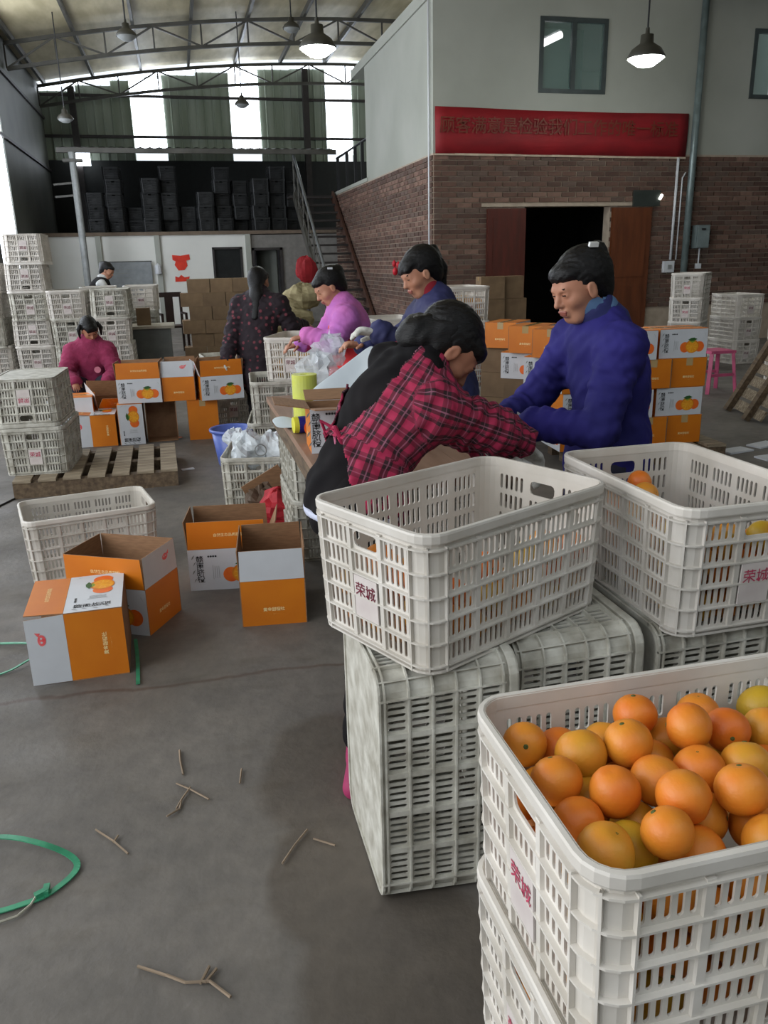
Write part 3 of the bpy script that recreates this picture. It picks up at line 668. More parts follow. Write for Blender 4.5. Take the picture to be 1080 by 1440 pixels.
# hand-placed oranges on top of the heaped crate: (zoomed px x, y, height above rim plane, label, stem direction)
HEAP = [
 ((-.241, .126, .264), 'deep orange fruit with green stem scar in the far left corner of the heaped crate', (-.3, -.8, .4)),
 ((-.175, .144, .252), 'orange against the far wall, second from the left corner of the heaped crate', None),
 ((-.172, .086, .264), 'large orange just right and in front of the one with the green scar', (0, .6, .8)),
 ((-.103, .136, .239), 'half hidden orange by the far wall under the upright pale one', None),
 ((-.053, .148, .264), 'yellow-topped orange by the far wall, left of the highest one', (0, .3, 1)),
 ((-.110, .062, .284), 'pale pinkish orange standing proud with its stem dimple upward', (-.3, .2, 1)),
 ((.053, .171, .269), 'bright orange highest in the picture against the far wall', (0, .1, 1)),
 ((-.004, .129, .244), 'shaded orange tucked left of the two bright ones at the back', None),
 ((-.005, .053, .284), 'golden orange in front of the shaded one, back centre of the heap', None),
 ((.072, .088, .274), 'golden orange with a dark spot at back right of the heap', (-.3, -.8, .1)),
 ((.190, .154, .264), 'reddish orange by the far wall at the right picture edge', None),
 ((.129, .071, .274), 'orange at the right picture edge in front of the reddish one', None),
 ((-.040, .087, .234), 'low red-tinged orange sunk behind the big golden centre one', None),
 ((-.243, .015, .276), 'smooth red-orange fruit touching the left wall of the heaped crate', (-.1, .5, .9)),
 ((-.127, .064, .234), 'glossy reddish orange sunk in the gap behind the greenish one', None),
 ((-.189, -.033, .274), 'greenish yellow orange left of centre with a tiny tip', (-.2, .1, 1)),
 ((-.238, -.028, .252), 'orange with dark stem scar near the left wall, front half', (.1, -.9, .5)),
 ((-.104, -.003, .269), 'big golden orange in the middle of the heap', None),
 ((-.021, -.009, .259), 'greenish golden orange behind the foremost ones at right', None),
 ((-.104, -.076, .294), 'large peach-coloured orange highest at front centre', None),
 ((.033, -.011, .274), 'yellow-green orange at the right, beside the golden ones', (.2, .5, .8)),
 ((-.025, -.104, .279), 'orange at the right front with a yellow crown', (0, .4, 1)),
 ((-.243, -.107, .276), 'foremost orange wedged in the near left corner of the heaped crate', (.3, -.2, .9)),
 ((-.191, -.082, .252), 'oval orange right behind the foremost corner one', None),
 ((-.163, -.107, .284), 'big orange lying on the near wall right of the corner pair', (-.4, .5, .7)),
 ((-.056, -.067, .244), 'shaded orange between the peach-coloured one and the near wall', None),
 ((-.084, -.090, .234), 'low orange by the near wall, lit at one side', None),
 ((-.025, -.130, .264), 'orange at the near wall at the right picture edge', None),
 ((-.234, .082, .244), 'yellowish orange peeping out behind the smooth red-orange one', None),
 ((-.243, -.016, .219), 'sunken orange by the left wall under the scarred one', None)]
HEAP = [((h[0][0], h[0][1], h[0][2]-.010), h[1], h[2]) for h in HEAP]
fill(cF, yF, 0.458, 0.22, 124, 3, 'heaped crate', 'oranges in the heaped crate', [h[0] for h in HEAP], [(h[1], h[2]) for h in HEAP], vis=True, maxn=70)
fill(cF, yF, 0.160, 0.27, 120, 4, 'crate below the heap', 'oranges in the crate below the heaped one', maxn=60)
fill(cA, yA, 0.601, 0.17, 92, 5, 'askew crate', 'oranges in the askew crate', maxn=62)
fill(cR, yR+pi/2, 0.586, 0.24, 125, 6, 'right edge crate', 'oranges in the right edge crate', maxn=56, sideside=(-1, 1))
Rm = Matrix.Rotation(yR+pi/2, 3, 'Z')
for p, lb in (((.235, -.02, .225), 'yellow-topped orange lying highest at the back of the right crate'), ((.17, .0, .205), 'orange half hidden by the rim beside the highest one in the right crate'), ((-.24, -.06, .21), 'yellow orange showing in the handle hole of the right crate'), ((-.24, -.13, .215), 'second yellow orange in the handle hole at the picture edge')):
    q = Rm @ Vector(p); orange((cR[0]+q.x, cR[1]+q.y, 0.586+q.z), lb, 'oranges in the right edge crate')

# ------------------------------------------------------------------ cartons
CL_, CW_, CH_, CF_ = 0.36, 0.27, 0.20, 0.132
def fruit_mesh():
    mb = MB()
    def disc(cx_, cz, rx, rz, y, mt, n=24):
        mb.m(mt); mb.add([(cx_, y, cz)]+[(cx_+rx*cos(2*pi*j/n), y, cz+rz*sin(2*pi*j/n)) for j in range(n)], [(0, j+1, (j+1) % n+1) for j in range(n)])
    disc(-0.045, -0.012, .030, .030, -.0004, M_fruit1); disc(0.045, -0.010, .030, .030, -.0005, M_fruit1)
    disc(0.0, -0.008, .043, .038, -.0008, mat('fruit_rind', (232, 130, 24), .5)); disc(0, -.010, .037, .033, -.0011, M_fruit2)
    mb.m(mat('fruit_segment', (250, 196, 70), .5))
    for k in range(9):
        a = 2*pi*k/9; mb.add([(0, -.0013, -.010), (.033*cos(a-.04), -.0013, -.010+.029*sin(a-.04)), (.033*cos(a+.04), -.0013, -.010+.029*sin(a+.04))], [(0, 1, 2)])
    mb.m(M_leafp); mb.add([(-.028, -.0014, .030), (-.010, -.0014, .040), (.010, -.0014, .042), (.030, -.0014, .033), (.012, -.0014, .024), (-.010, -.0014, .022)], [(0, 1, 2, 3, 4, 5)])
    mb.m(mat('leaf_print_light', (150, 170, 50), .5)); mb.add([(-.022, -.0013, .022), (0, -.0013, .024), (.022, -.0013, .022), (0, -.0013, .012)], [(0, 1, 2, 3)])
    return mb.mesh('fruit_picture')
FR = fruit_mesh()
def deco_mesh():
    mb = MB().m(M_greyink)
    for k, z in enumerate((.062, .03, -.01, -.05)):
        x = -.158+.006*(k % 2); a = .6*(-1)**k
        mb.add([(x-.008, -.0004, z-.01), (x+.002*a, -.0004, z-.002), (x+.009, -.0004, z+.014), (x-.002, -.0004, z+.006)], [(0, 1, 2, 3)])
    x = .155; mb.add([(x-.012, -.0004, .085), (x, -.0004, .07), (x+.014, -.0004, .045), (x+.004, -.0004, .066)], [(0, 1, 2, 3)])
    for k in range(4): mb.box((-.070, -.0003, -.012-.0*k), (.0015, .0004, .07)) if k == 0 else mb.box((-.070+.009*k, -.0003, -.012), (.0015, .0004, .06))
    mb.m(M_black)
    for k in range(4): mb.add([(-.087+.011*k+.0048*cos(2*pi*j/8), -.0006, .066+.0048*sin(2*pi*j/8)) for j in range(8)], [tuple(range(8))])
    return mb.mesh('printed_pattern')
DE = deco_mesh()
def side_print(parent, y, rz, kind, ctr=(0, 0)):
    """flat print parts on a carton side (its local -y face)"""
    R = Matrix.Rotation(rz, 4, 'Z')
    def put(name, me, x, z, rot=(0, 0, 0), yy=0.0):
        p = R @ Vector((x, -y-0.0006-yy, z)); return obj(name, me, parent, p, Euler((rot[0], rot[1], rot[2]+rz)))
    if kind == 'label':
        put('fruit_picture', FR, .066, ctr[1]-.012).scale = (1.22, 1, 1.22); put('printed_pattern', DE, 0, ctr[1])
        put('lettering', text_mesh('赣南脐橙', 0.036, M_black, vertical=True, bold=.0003), -.128, ctr[1]+.002, (pi/2, 0, 0))
    elif kind == 'orange':
        put('lettering', text_mesh('黄金甜橙社', 0.018, M_cream, bold=.0002), 0, ctr[1]-.03, (pi/2, 0, 0))
        put('lettering', text_mesh('· · · — · · ·', 0.010, M_cream), 0, ctr[1]-.05, (pi/2, 0, 0))
    elif kind == 'flap':
        put('lettering', text_mesh('自然生态品质甜橙', 0.017, M_cream, bold=.0001), 0.01, ctr[1], (pi/2, 0, 0))
def stamp_mesh():
    mb = MB().m(M_stamp); n = 14
    mb.add([(.022*cos(2*pi*j/n)-.006, -.0004, .014*sin(2*pi*j/n)) for j in range(n)], [tuple(range(n))]); mb.add([(.008, -.0004, .01), (.026, -.0004, .022), (.022, -.0004, .002)], [(0, 1, 2)])
    mb.m(M_white)
    for s in (-1, 1): mb.add([(-.006+s*.008+.004*cos(2*pi*j/8), -.0006, .001+.004*sin(2*pi*j/8)) for j in range(8)], [tuple(range(8))])
    return mb.mesh('red_stamp')
SM = stamp_mesh()
def carton(label, loc, yaw, state='closed', flaps=(0, 0, 0, 0), group=None, rot=None, prints=('label', 'orange', 'label', 'orange'), L_=CL_, W_=CW_, H_=CH_, plain=False, origin_z=0, stamp=True):
    """origin at base centre; long (label) sides face -y/+y; short (orange) sides face -x/+x.
    flaps: lean angle outward of front(-y), right(+x), back(+y), left(-x) flaps (radians, 0 = straight up)"""
    t = thing('carton', label, 'carton', loc, rot if rot else (0, 0, yaw), group)
    T = 0.004; W, O = (M_kraft_far, M_kraft_far) if plain else (M_white, M_orangeprint)
    def wall(name, length, d, rz, outer, hgt=H_):
        mb = MB(); mb.m(outer); mb.add([(-length/2, 0, 0), (length/2, 0, 0), (length/2, 0, hgt), (-length/2, 0, hgt)], [(0, 1, 2, 3)])
        mb.m(M_kraft if not plain else M_kraft_far); mb.add([(-length/2, 0, 0), (length/2, 0, 0), (length/2, 0, hgt), (-length/2, 0, hgt), (-length/2, T, 0), (length/2, T, 0), (length/2, T, hgt), (-length/2, T, hgt)], [(5, 4, 7, 6), (3, 2, 6, 7), (0, 3, 7, 4), (1, 5, 6, 2), (0, 4, 5, 1)])
        p = Matrix.Rotation(rz, 4, 'Z') @ Vector((0, -d, 0)); return obj(name, mb, t, p, (0, 0, rz))
    dims = [(L_, W_/2, 0, W), (W_, L_/2, pi/2, O), (L_, W_/2, pi, W), (W_, L_/2, -pi/2, O)]
    for i, (lg, d, rz, mt) in enumerate(dims):
        s = wall('side', lg-(2*T if i % 2 else 0), d, rz, mt)
        if not plain and prints[i]: side_print(s, 0, 0, prints[i], (0, H_/2))
    obj('base', MB().m(M_kraft).bx(-L_/2+T, L_/2-T, -W_/2+T, W_/2-T, 0, T), t)
    if state == 'closed':
        mt = M_kraft_far if plain else O
        for s in (-1, 1): obj('flap', MB().m(mt).bx(-L_/2, L_/2, 0.001 if s > 0 else -W_/2, W_/2 if s > 0 else -0.001, H_, H_+T), t)
        obj('tape', MB().m(M_tape).bx(-L_/2-.0008, L_/2+.0008, -.025, .025, H_+T, H_+T+.0006).bx(-L_/2-.001, -L_/2-.0004, -.025, .025, H_-.05, H_+T).bx(L_/2+.0004, L_/2+.001, -.025, .025, H_-.05, H_+T), t)
    else:
        fm = [O, W, O, W] if not plain else [M_kraft_far]*4
        for i, (lg, d, rz, _) in enumerate(dims):
            if flaps[i] is None: continue
            mb = MB(); mb.m(fm[i]); l2 = lg/2-.003; mb.add([(-l2, 0, 0), (l2, 0, 0), (l2-.004, 0, CF_), (-l2+.004, 0, CF_)], [(0, 1, 2, 3)])
            mb.m(M_kraft); mb.add([(-l2, 0, 0), (l2, 0, 0), (l2-.004, 0, CF_), (-l2+.004, 0, CF_), (-l2, T, 0), (l2, T, 0), (l2-.004, T, CF_), (-l2+.004, T, CF_)], [(5, 4, 7, 6), (3, 2, 6, 7), (0, 3, 7, 4), (1, 5, 6, 2), (0, 4, 5, 1)])
            p = Matrix.Rotation(rz, 4, 'Z') @ Vector((0, -d, H_+.001))
            f_ = obj('flap', mb, t, p, (flaps[i], 0, rz))
            if not plain:
                if i % 2 == 0: obj('lettering', text_mesh('自然生态品质甜橙', 0.017, M_cream, bold=.0001), f_, (.01, -.0008, CF_/2), (pi/2, 0, 0))
                elif stamp: obj('red_stamp', SM, f_, (.05, -.0006, CF_*.62))
    return t
# foreground cartons on the floor -- (placed by their near corners)
def nearc(n, yaw, L_=CL_, W_=CW_): return (n[0]+cos(yaw)*L_/2-sin(yaw)*W_/2, n[1]+sin(yaw)*L_/2+cos(yaw)*W_/2)
# lying carton: opening to the left, label side up
R = Matrix(((0, 0, -1.0), (1.0, 0, 0), (0, -1.0, 0)))  # x->+y, y->-z (front label side to top), z->-x (opening left)
R = Matrix.Rotation(radians(2), 3, 'Z') @ R
carton('orange and white carton lying on its side, fruit label upward, nearest at left', (-0.315, 3.035, CW_/2), 0, 'open', (.04, .03, .03, .05), rot=R.to_euler())
y2 = radians(55); n2 = (-0.245, 3.16)
c2 = nearc(n2, y2-pi/2+pi/2, CL_, CW_)
yy = radians(62)
carton('open orange carton with a white stamped flap standing right behind the lying one', (n2[0]+cos(yy)*CW_/2-sin(yy)*CL_/2, n2[1]+sin(yy)*CW_/2+cos(yy)*CL_/2, 0), yy-pi/2, 'open', (.03, -.02, .0, .0))
c3 = nearc((-0.075, 3.60), radians(-8)); carton('open carton showing its fruit label, behind the one with the blank white flap', (c3[0], c3[1], 0), radians(-8), 'open', (.02, .40, -.05, .08))
c4 = (0.262, 3.125); yy = radians(-6); carton('open orange carton with a blank white flap facing front, near the striped trousers', (c4[0]-sin(yy)*CL_/2, c4[1]+cos(yy)*CL_/2, 0), yy+pi/2, 'open', (.03, -.02, .03, .02), stamp=False)
# middle group before the seated worker
GM = 'open cartons in front of the seated worker'
carton('open carton with fruit label facing front, upper left of the group', (-0.39, 7.20, 0.345), radians(-6), 'open', (-.02, .1, .2, .1), GM)
carton('open carton showing a stamped white flap, upper middle of the group', (-0.07, 7.24, 0.345), radians(-4)+pi/2, 'open', (.2, .1, .15, .02), GM)
carton('open carton with fruit label facing front, upper right by the dark coat', (0.26, 7.14, 0.345), radians(8), 'open', (.03, .1, .1, .3), GM)
Ra = Matrix(((0, 0, -1.0), (0, 1.0, 0), (1.0, 0, 0))); Rb = Matrix(((0, 0, -1.0), (1.0, 0, 0), (0, -1.0, 0)))
carton('carton stood on end, its fruit label turned sideways, lower row', (-0.395, 7.17, 0.172), 0, 'closed', (), GM, rot=Ra.to_euler(), L_=.34)
carton('lying carton with vertical white lettering on its orange end, lower row', (-0.62, 7.17, 0.136), 0, 'open', (.1, .05, .1, .1), GM, rot=Rb.to_euler(), L_=.27)
carton('empty carton with its dark open mouth to the front, lower row', (-0.25, 7.29, 0.172), 0, 'open', (None, None, 1.45, None), GM, rot=(pi/2, 0, 0), L_=.25, W_=.34)
carton('plain orange sided carton under the upper right one, lower row', (0.10, 7.18, 0), pi/2, 'closed', (), GM, prints=('', '', '', ''), L_=.24, W_=.26, H_=.338)
carton('brown open carton leaning beside the seated worker', (-0.70, 7.50, 0.12), 0, 'open', (.5, .3, .6, .3), GM, rot=(0.3, 0.1, radians(25)))
carton('half hidden carton with its lettered top showing at far left of the group', (-0.98, 7.32, 0.0), 0, 'closed', (), GM, H_=.40)
# carton pile at right
GB = 'carton pile beside the blue-jacketed worker'
yb = radians(-4)
def pile(x, y, z, yaw, lb, prints=('label', 'orange', 'label', 'orange')): return carton(lb, (x, y, z), yaw, 'closed', (), GB, prints=prints)
plank_pallet('low wooden pallet under the carton pile at right', (3.2, 5.32, 0), yb, 1.15, 0.55, 6, M_wood)
zb = 0.12; hh = CH_+.006
names = {0: 'bottom', 1: 'second from bottom', 2: 'third from bottom', 3: 'top'}
for r in range(4):
    z = zb+r*hh
    if r % 2 == 1:
        for k, x in enumerate((3.44, 3.045, 2.72)):
            pile(x, 5.29, z, yb+random.uniform(-.02, .02), 'closed carton, fruit label to the front, %s row, %s' % (names[r], ('right end', 'next to the right end', 'behind the blue jacket')[k]))
    else:
        for k, x in enumerate((3.50, 3.22, 2.94, 2.66)):
            pile(x, 5.33, z, yb+pi/2+random.uniform(-.02, .02), 'closed carton, orange end to the front, %s row, %s' % (names[r], ('right end', 'second from right', 'third from right', 'left end')[k]))
# left wing of the pile: row tops seen left of the blue jacket
ys = radians(48)
for k, (x, y) in enumerate(((2.70, 5.66), (2.66, 6.02), (2.63, 6.46))):
    for r in range(4):
        if r == 3: pile(x, y, zb+r*hh, ys, 'closed carton, orange end facing left, top row of the pile wing, %s' % ('nearest', 'middle', 'farthest')[k])
        elif r == 2 and k < 2: pile(x-.02, y+.02, zb+r*hh, radians(-42), 'closed carton with label facing left under the top row, %s' % ('nearest', 'middle')[k])
        else: carton('plain brown carton low in the pile wing, %s, %s' % (('nearest', 'middle', 'farthest')[k], names[r]), (x, y, zb+r*hh), ys+pi/2, 'closed', (), 'plain brown cartons of the pile wing', plain=True)
# plain brown cartons
GX = 'brown cartons in the far brick-like stack'
for r in range(6):
    for k in range(3):
        x = 0.17+k*0.345+(0.12 if r % 2 else 0)-0.02*r*0; nm = ('bottom', 'second', 'third', 'fourth', 'fifth', 'top')[r]
        carton('plain brown carton in the far stack beside the dark coat, %s row, %s' % (nm, ('left', 'middle', 'right')[k]), (x, 13.4+random.uniform(-.02, .02), r*0.205), random.uniform(-.03, .03), 'closed', (), GX, plain=True, L_=.34, W_=.3, H_=.2)
GY = 'brown cartons by the red-brown door leaf'
for k, (x, y, z) in enumerate(((4.22, 11, 0), (4.22, 11, .3), (4.2, 11, .6), (4.53, 11.05, 0), (4.53, 11.05, .3), (4.55, 11.05, .6), (4.2, 11, .9), (4.5, 11.05, .9))):
    carton('plain brown carton in the double stack before the door leaf, %s stack, %s' % ('left' if k in (0, 1, 2, 6) else 'right', ('bottom', 'second', 'third', 'top')[int(z/.3+.1)]), (x, y, z), radians(random.uniform(-8, 8)), 'closed', (), GY, plain=True, L_=.34, W_=.26, H_=.293)

# ------------------------------------------------------------------ more crates
GL = 'white crates stacked at the left wall'
def column(x, y, rows, z0, nm, yaw=0, jit=.03, flips='', styles='clean', nest=.296, dx=0):
    for r in range(rows):
        crate('white crate in the %s, %s' % (nm, ['lowest', 'second from below', 'third from below', 'fourth from below', 'fifth from below', 'sixth from below'][r] if r < rows-1 or rows == 1 else 'topmost'),
              (x+random.uniform(-jit, jit)+dx*r, y+random.uniform(-jit, jit), z0+r*nest), pi/2+yaw+random.uniform(-.03, .03), GL, style=styles if random.random() < .75 else 'old', flip=(r < len(flips) and flips[r] == '1'))
column(-1.62, 10.15, 6, 0, 'tallest left column', 0.0, flips='101011')
column(-2.13, 10.3, 5, 0, 'column at the left picture edge', 0.0, flips='10101')
column(-0.78, 9.9, 4, 0, 'column behind the seated worker on the right', .02, flips='0101')
column(-1.20, 10.0, 4, 0, 'column behind the seated worker on the left', -.03, flips='1100')
column(-1.02, 11.2, 4, 0, 'rear row of columns, middle', 0); column(-0.5, 11.3, 4, 0, 'rear row of columns, right', 0); column(-1.9, 11.4, 4, 0, 'rear row of columns, left', 0)
crate('upright grimy crate with faded red plaque on the near pallet, lower one', (-1.02, 5.98, 0.12), pi/2-.05, 'near pallet crates', style='old', ink=M_redfade)
crate('grimy crate turned upside down on the near pallet, upper one', (-1.04, 5.98, 0.442), pi/2-.05, 'near pallet crates', style='old', flip=True, ink=M_redfade)
for k in range(2): crate('grimy crate standing behind the upper right open carton, %s' % ('lower', 'upper')[k], (.36, 7.95, .296*k), pi/2+.1, 'crates behind the open cartons', style='old')
plank_pallet('worn wooden pallet with wide gaps carrying the two near left crates', (-0.66, 5.98, 0), 0.02, 1.05, 0.88, 7, M_wood)
yc = radians(13); cc = near((-0.80, 3.87), yc); crate('low empty white crate on the floor behind the cartons at left', (cc[0], cc[1], 0), yc, None, ink=M_redfade)
cb = near((0.20, 4.86), -.08, .2, .3); crate('grimy crate full of crumpled plastic bags beside the table', (0.405, 5.14, 0), pi/2-.2, None, style='old')
# table side stack, right columns
crate('crate of oranges with red plaque on top of the stack by the dark coat', (0.87, 6.32, .60), radians(-35)+pi/2+.2, 'crates stacked at the table end')
crate('empty crate in the middle of the stack by the table end', (0.66, 6.20, .305), radians(-4)+pi/2, 'crates stacked at the table end', style='old')
crate('lowest crate of the stack by the table end', (0.64, 6.22, 0), radians(-8)+pi/2, 'crates stacked at the table end', style='old')
for r in range(4): crate('white crate with dark lettering in the column behind the bowed head, %s' % ('lowest', 'second', 'third', 'topmost')[r], (2.47, 7.3, r*.296), pi/2+.02, 'crate column behind the bowed head')
for r in range(4): crate('white crate in the column before the fuse box, %s' % ('lowest', 'second', 'third', 'topmost')[r], (6.42, 9.6, r*.296), radians(-42)+pi/2, 'crate column before the fuse box', style='clean', ink=M_redfade)
for r in range(3): crate('white crate behind the leaning pallet, %s' % ('lowest', 'second', 'topmost')[r], (7.35, 9.9, r*.296), pi/2, 'crates behind the leaning pallet')
for r in range(2): crate('white crate beyond the gloved hands, %s' % ('lower', 'upper')[r], (1.95, 7.9, .3+r*.296), pi/2, 'crates beyond the gloved hands')
crate('supporting crate under the crates beyond the gloved hands', (1.95, 7.9, 0), pi/2, None)
# dark crates on the loft
GD = 'black crates stored on the loft'
loft = [(-1.75, 3), (-1.33, 5), (-0.9, 2), (-0.48, 4), (-0.05, 5), (0.38, 2), (0.8, 3), (1.24, 5), (1.7, 4), (2.15, 4), (2.6, 5), (3.05, 5)]
for k, (x, n) in enumerate(loft):
    for r in range(n):
        crate('black crate stored on the loft, %s column from the left, %s' % (('first', 'second', 'third', 'fourth', 'fifth', 'sixth', 'seventh', 'eighth', 'ninth', 'tenth', 'eleventh', 'twelfth')[k], ('lowest', 'second', 'third', 'fourth', 'fifth')[r]), (x+random.uniform(-.02, .02), 21.6+random.uniform(0, .35)+.3*(k % 3), 2.2+r*.3), pi/2, GD, style='dark')
# oranges in distant crates: nobody could count them
def pile_stuff(name, label, c, yaw, hx, hy, hz, z):
    mb = MB().m(mo); rs = np.random.RandomState(5)
    Rm = Matrix.Rotation(yaw, 3, 'Z')
    nx_, ny_, nz_ = int(2*hx/.074), int(2*hy/.074), int(hz/.068)
    for i in range(nx_):
        for j in range(ny_):
            for k in range(nz_):
                if 0 < i < nx_-1 and 0 < j < ny_-1 and k < nz_-1: continue
                p = Rm @ Vector((-hx+.037+i*.0745+rs.uniform(-.006, .006), -hy+.037+j*.0745+rs.uniform(-.006, .006), .05+k*.068+rs.uniform(-.006, .006)))
                sphere(mb, (c[0]+p.x, c[1]+p.y, z+p.z), .036)
    o = obj(name, mb, smooth=True); tag(o, label, 'oranges', None, 'stuff'); return o
def sphere(mb, c, r, n=10, k=6):
    V = [(c[0]+r*sin(pi*i/k)*cos(2*pi*j/n), c[1]+r*sin(pi*i/k)*sin(2*pi*j/n), c[2]+r*cos(pi*i/k)) for i in range(k+1) for j in range(n)]
    mb.add(V, [(i*n+j, (i+1)*n+j, (i+1)*n+(j+1) % n, i*n+(j+1) % n) for i in range(k) for j in range(n)])
pile_stuff('orange_fill', 'oranges filling the crate with red plaque by the dark coat', (0.87, 6.32), radians(-35)+pi/2+.2, .26, .165, .2, .60)
pile_stuff('orange_fill', 'oranges filling the topmost crate behind the bowed head', (2.47, 7.3), pi/2, .26, .165, .26, .888)
pile_stuff('orange_fill', 'oranges filling the second crate behind the bowed head', (2.47, 7.3), pi/2, .26, .165, .26, .296)
if STUFF:
    mb = MB().m(mo)
    for p in STUFF: sphere(mb, p, .0355, 14, 9)
    tag(obj('orange_fill', mb, smooth=True), 'inner layers of oranges in the foreground crates', 'oranges', None, 'stuff')

# ------------------------------------------------------------------ figures (signed distance bodies meshed with openvdb)
import openvdb as vdb
class SDF:
    def __init__(s, vox, lo, hi):
        s.v = vox; s.lo = np.array(lo, 'f8'); n = np.ceil((np.array(hi)-s.lo)/vox).astype(int)+1
        s.n = n; s.d = np.full(n, 9.0, 'f4'); s.ax = [s.lo[i]+np.arange(n[i])*vox for i in range(3)]
    def region(s, bl, bh, mg):
        a = np.maximum(0, np.floor((bl-mg-s.lo)/s.v).astype(int)); b = np.minimum(s.n, np.ceil((bh+mg-s.lo)/s.v).astype(int)+1)
        if (b <= a).any(): return None
        sl = tuple(slice(a[i], b[i]) for i in range(3))
        X = s.ax[0][sl[0]][:, None, None]; Y = s.ax[1][sl[1]][None, :, None]; Z = s.ax[2][sl[2]][None, None, :]
        return sl, X, Y, Z
    def put(s, sl, d, k, op):
        o = s.d[sl]
        if op == 'sub': d = -d; h = np.clip(0.5+0.5*(d-o)/k, 0, 1); s.d[sl] = o*(1-h)+d*h+k*h*(1-h)
        else:
            h = np.clip(0.5+0.5*(o-d)/k, 0, 1); s.d[sl] = np.minimum(o*(1-h)+d*h-k*h*(1-h), 9)
    def cap(s, a, b, ra, rb, k=0.02, side=None, flat=1.0, op='add', fold=0, fper=0.06, infl=0.0):
        a = np.array(a, 'f8'); b = np.array(b, 'f8'); ra += infl; rb += infl; R = max(ra, rb)
        q = s.region(np.minimum(a, b)-R, np.maximum(a, b)+R, k+3*s.v+abs(fold))
        if q is None: return
        sl, X, Y, Z = q; w = b-a; L = np.linalg.norm(w)+1e-9; w = w/L
        if side is None: side = np.cross(w, (0.3, 0.5, 0.81))
        side = np.array(side, 'f8'); side = side-w*side.dot(w); side /= np.linalg.norm(side)+1e-9; dp = np.cross(w, side)
        px, py, pz = X-a[0], Y-a[1], Z-a[2]
        t = px*w[0]+py*w[1]+pz*w[2]; u = px*side[0]+py*side[1]+pz*side[2]; v = (px*dp[0]+py*dp[1]+pz*dp[2])/flat
        tt = np.clip(t/L, 0, 1); r = ra+(rb-ra)*tt
        if fold: th = np.arctan2(v, u); r = r+fold*(np.sin(t/fper*6.283+2.2*np.sin(th+1.0)+1.3*np.sin(2*th))+0.5*np.sin(t/fper*11.0+3*th))
        d = np.sqrt((t-tt*L)**2+u*u+v*v)-r
        s.put(sl, d.astype('f4')*min(1, 0.5+flat*0.5), k, op)
    def ell(s, c, f, u, r, k=0.015, op='add'):
        """ellipsoid: c centre, f forward axis, u up axis, r=(forward, side, up)"""
        c = np.array(c, 'f8'); f = np.array(f, 'f8'); f /= np.linalg.norm(f); u = np.array(u, 'f8'); u = u-f*u.dot(f); u /= np.linalg.norm(u); sd = np.cross(f, u)
        R = max(r); q = s.region(c-R, c+R, k+3*s.v)
        if q is None: return
        sl, X, Y, Z = q; px, py, pz = X-c[0], Y-c[1], Z-c[2]
        A = (px*f[0]+py*f[1]+pz*f[2])/r[0]; B = (px*sd[0]+py*sd[1]+pz*sd[2])/r[1]; Cc = (px*u[0]+py*u[1]+pz*u[2])/r[2]
        k0 = np.sqrt(A*A+B*B+Cc*Cc)+1e-9; k1 = np.sqrt((A/r[0])**2+(B/r[1])**2+(Cc/r[2])**2)+1e-9
        s.put(sl, (k0*(k0-1)/k1).astype('f4'), k, op)
    def noise(s, amp, per):
        X, Y, Z = s.ax[0][:, None, None], s.ax[1][None, :, None], s.ax[2][None, None, :]; q = 6.283/per
        s.d += (amp*(np.sin(X*q+2*np.sin(Z*q*.6))*np.sin(Y*q*.9+1.5*np.sin(X*q*.5))+np.sin(Z*q*.8+Y*q*.7+2*np.sin(X*q*.4)))).astype('f4')
    def cut(s, n, p0):
        """remove the half space beyond plane (n points to removed side)"""
        n = np.array(n, 'f8'); n /= np.linalg.norm(n); X, Y, Z = s.ax[0][:, None, None], s.ax[1][None, :, None], s.ax[2][None, None, :]
        s.d = np.maximum(s.d, ((X-p0[0])*n[0]+(Y-p0[1])*n[1]+(Z-p0[2])*n[2]).astype('f4'))
    def mesh(s, name, mt, org=(0, 0, 0), uvb=None, drop=None):
        g = vdb.FloatGrid(background=0.05); a = np.clip(s.d, -0.05, 0.05).astype('f4'); a[0] = a[-1] = 0.05; a[:, 0] = a[:, -1] = 0.05; a[:, :, 0] = a[:, :, -1] = 0.05
        g.copyFromArray(a); P, Q = g.convertToQuads() if hasattr(g, 'convertToQuads') else g.convertToPolygons()
        P = P*s.v+s.lo-np.array(org)
        if drop is not None and len(Q): keep = ~drop((P+np.array(org))[Q].mean(1)); Q = Q[keep]; used = np.unique(Q); mp = np.zeros(len(P), int); mp[used] = np.arange(len(used)); P = P[used]; Q = mp[Q]
        Q = Q[:, ::-1] if False else Q
        me = bpy.data.meshes.new(name); me.vertices.add(len(P)); me.vertices.foreach_set('co', P.astype('f4').ravel())
        me.loops.add(Q.size); me.loops.foreach_set('vertex_index', Q.astype('i4').ravel()); me.polygons.add(len(Q))
        me.polygons.foreach_set('loop_start', np.arange(0, Q.size, 4, dtype='i4')); me.polygons.foreach_set('loop_total', np.full(len(Q), 4, 'i4'))
        me.polygons.foreach_set('use_smooth', np.ones(len(Q), bool)); me.update(calc_edges=True); me.materials.append(mt)
        if uvb:
            W = P+np.array(org); best = np.full(len(P), 9.0); UV = np.zeros((len(P), 3), 'f4')
            for (a_, b_, r_, sd, off) in uvb:
                a_, b_ = np.array(a_), np.array(b_); w_ = b_-a_; L_ = np.linalg.norm(w_); w_ = w_/L_; sd = np.array(sd, 'f8'); sd = sd-w_*sd.dot(w_); sd /= np.linalg.norm(sd); dp = np.cross(w_, sd)
                p = W-a_; t = p@w_; tt = np.clip(t, 0, L_); dd = np.linalg.norm(p-tt[:, None]*w_, axis=1)-r_
                m_ = dd < best; best[m_] = dd[m_]; th = np.arctan2(p@dp, p@sd)
                UV[m_, 0] = (th*(r_+0.02))[m_]; UV[m_, 1] = (t+off)[m_]
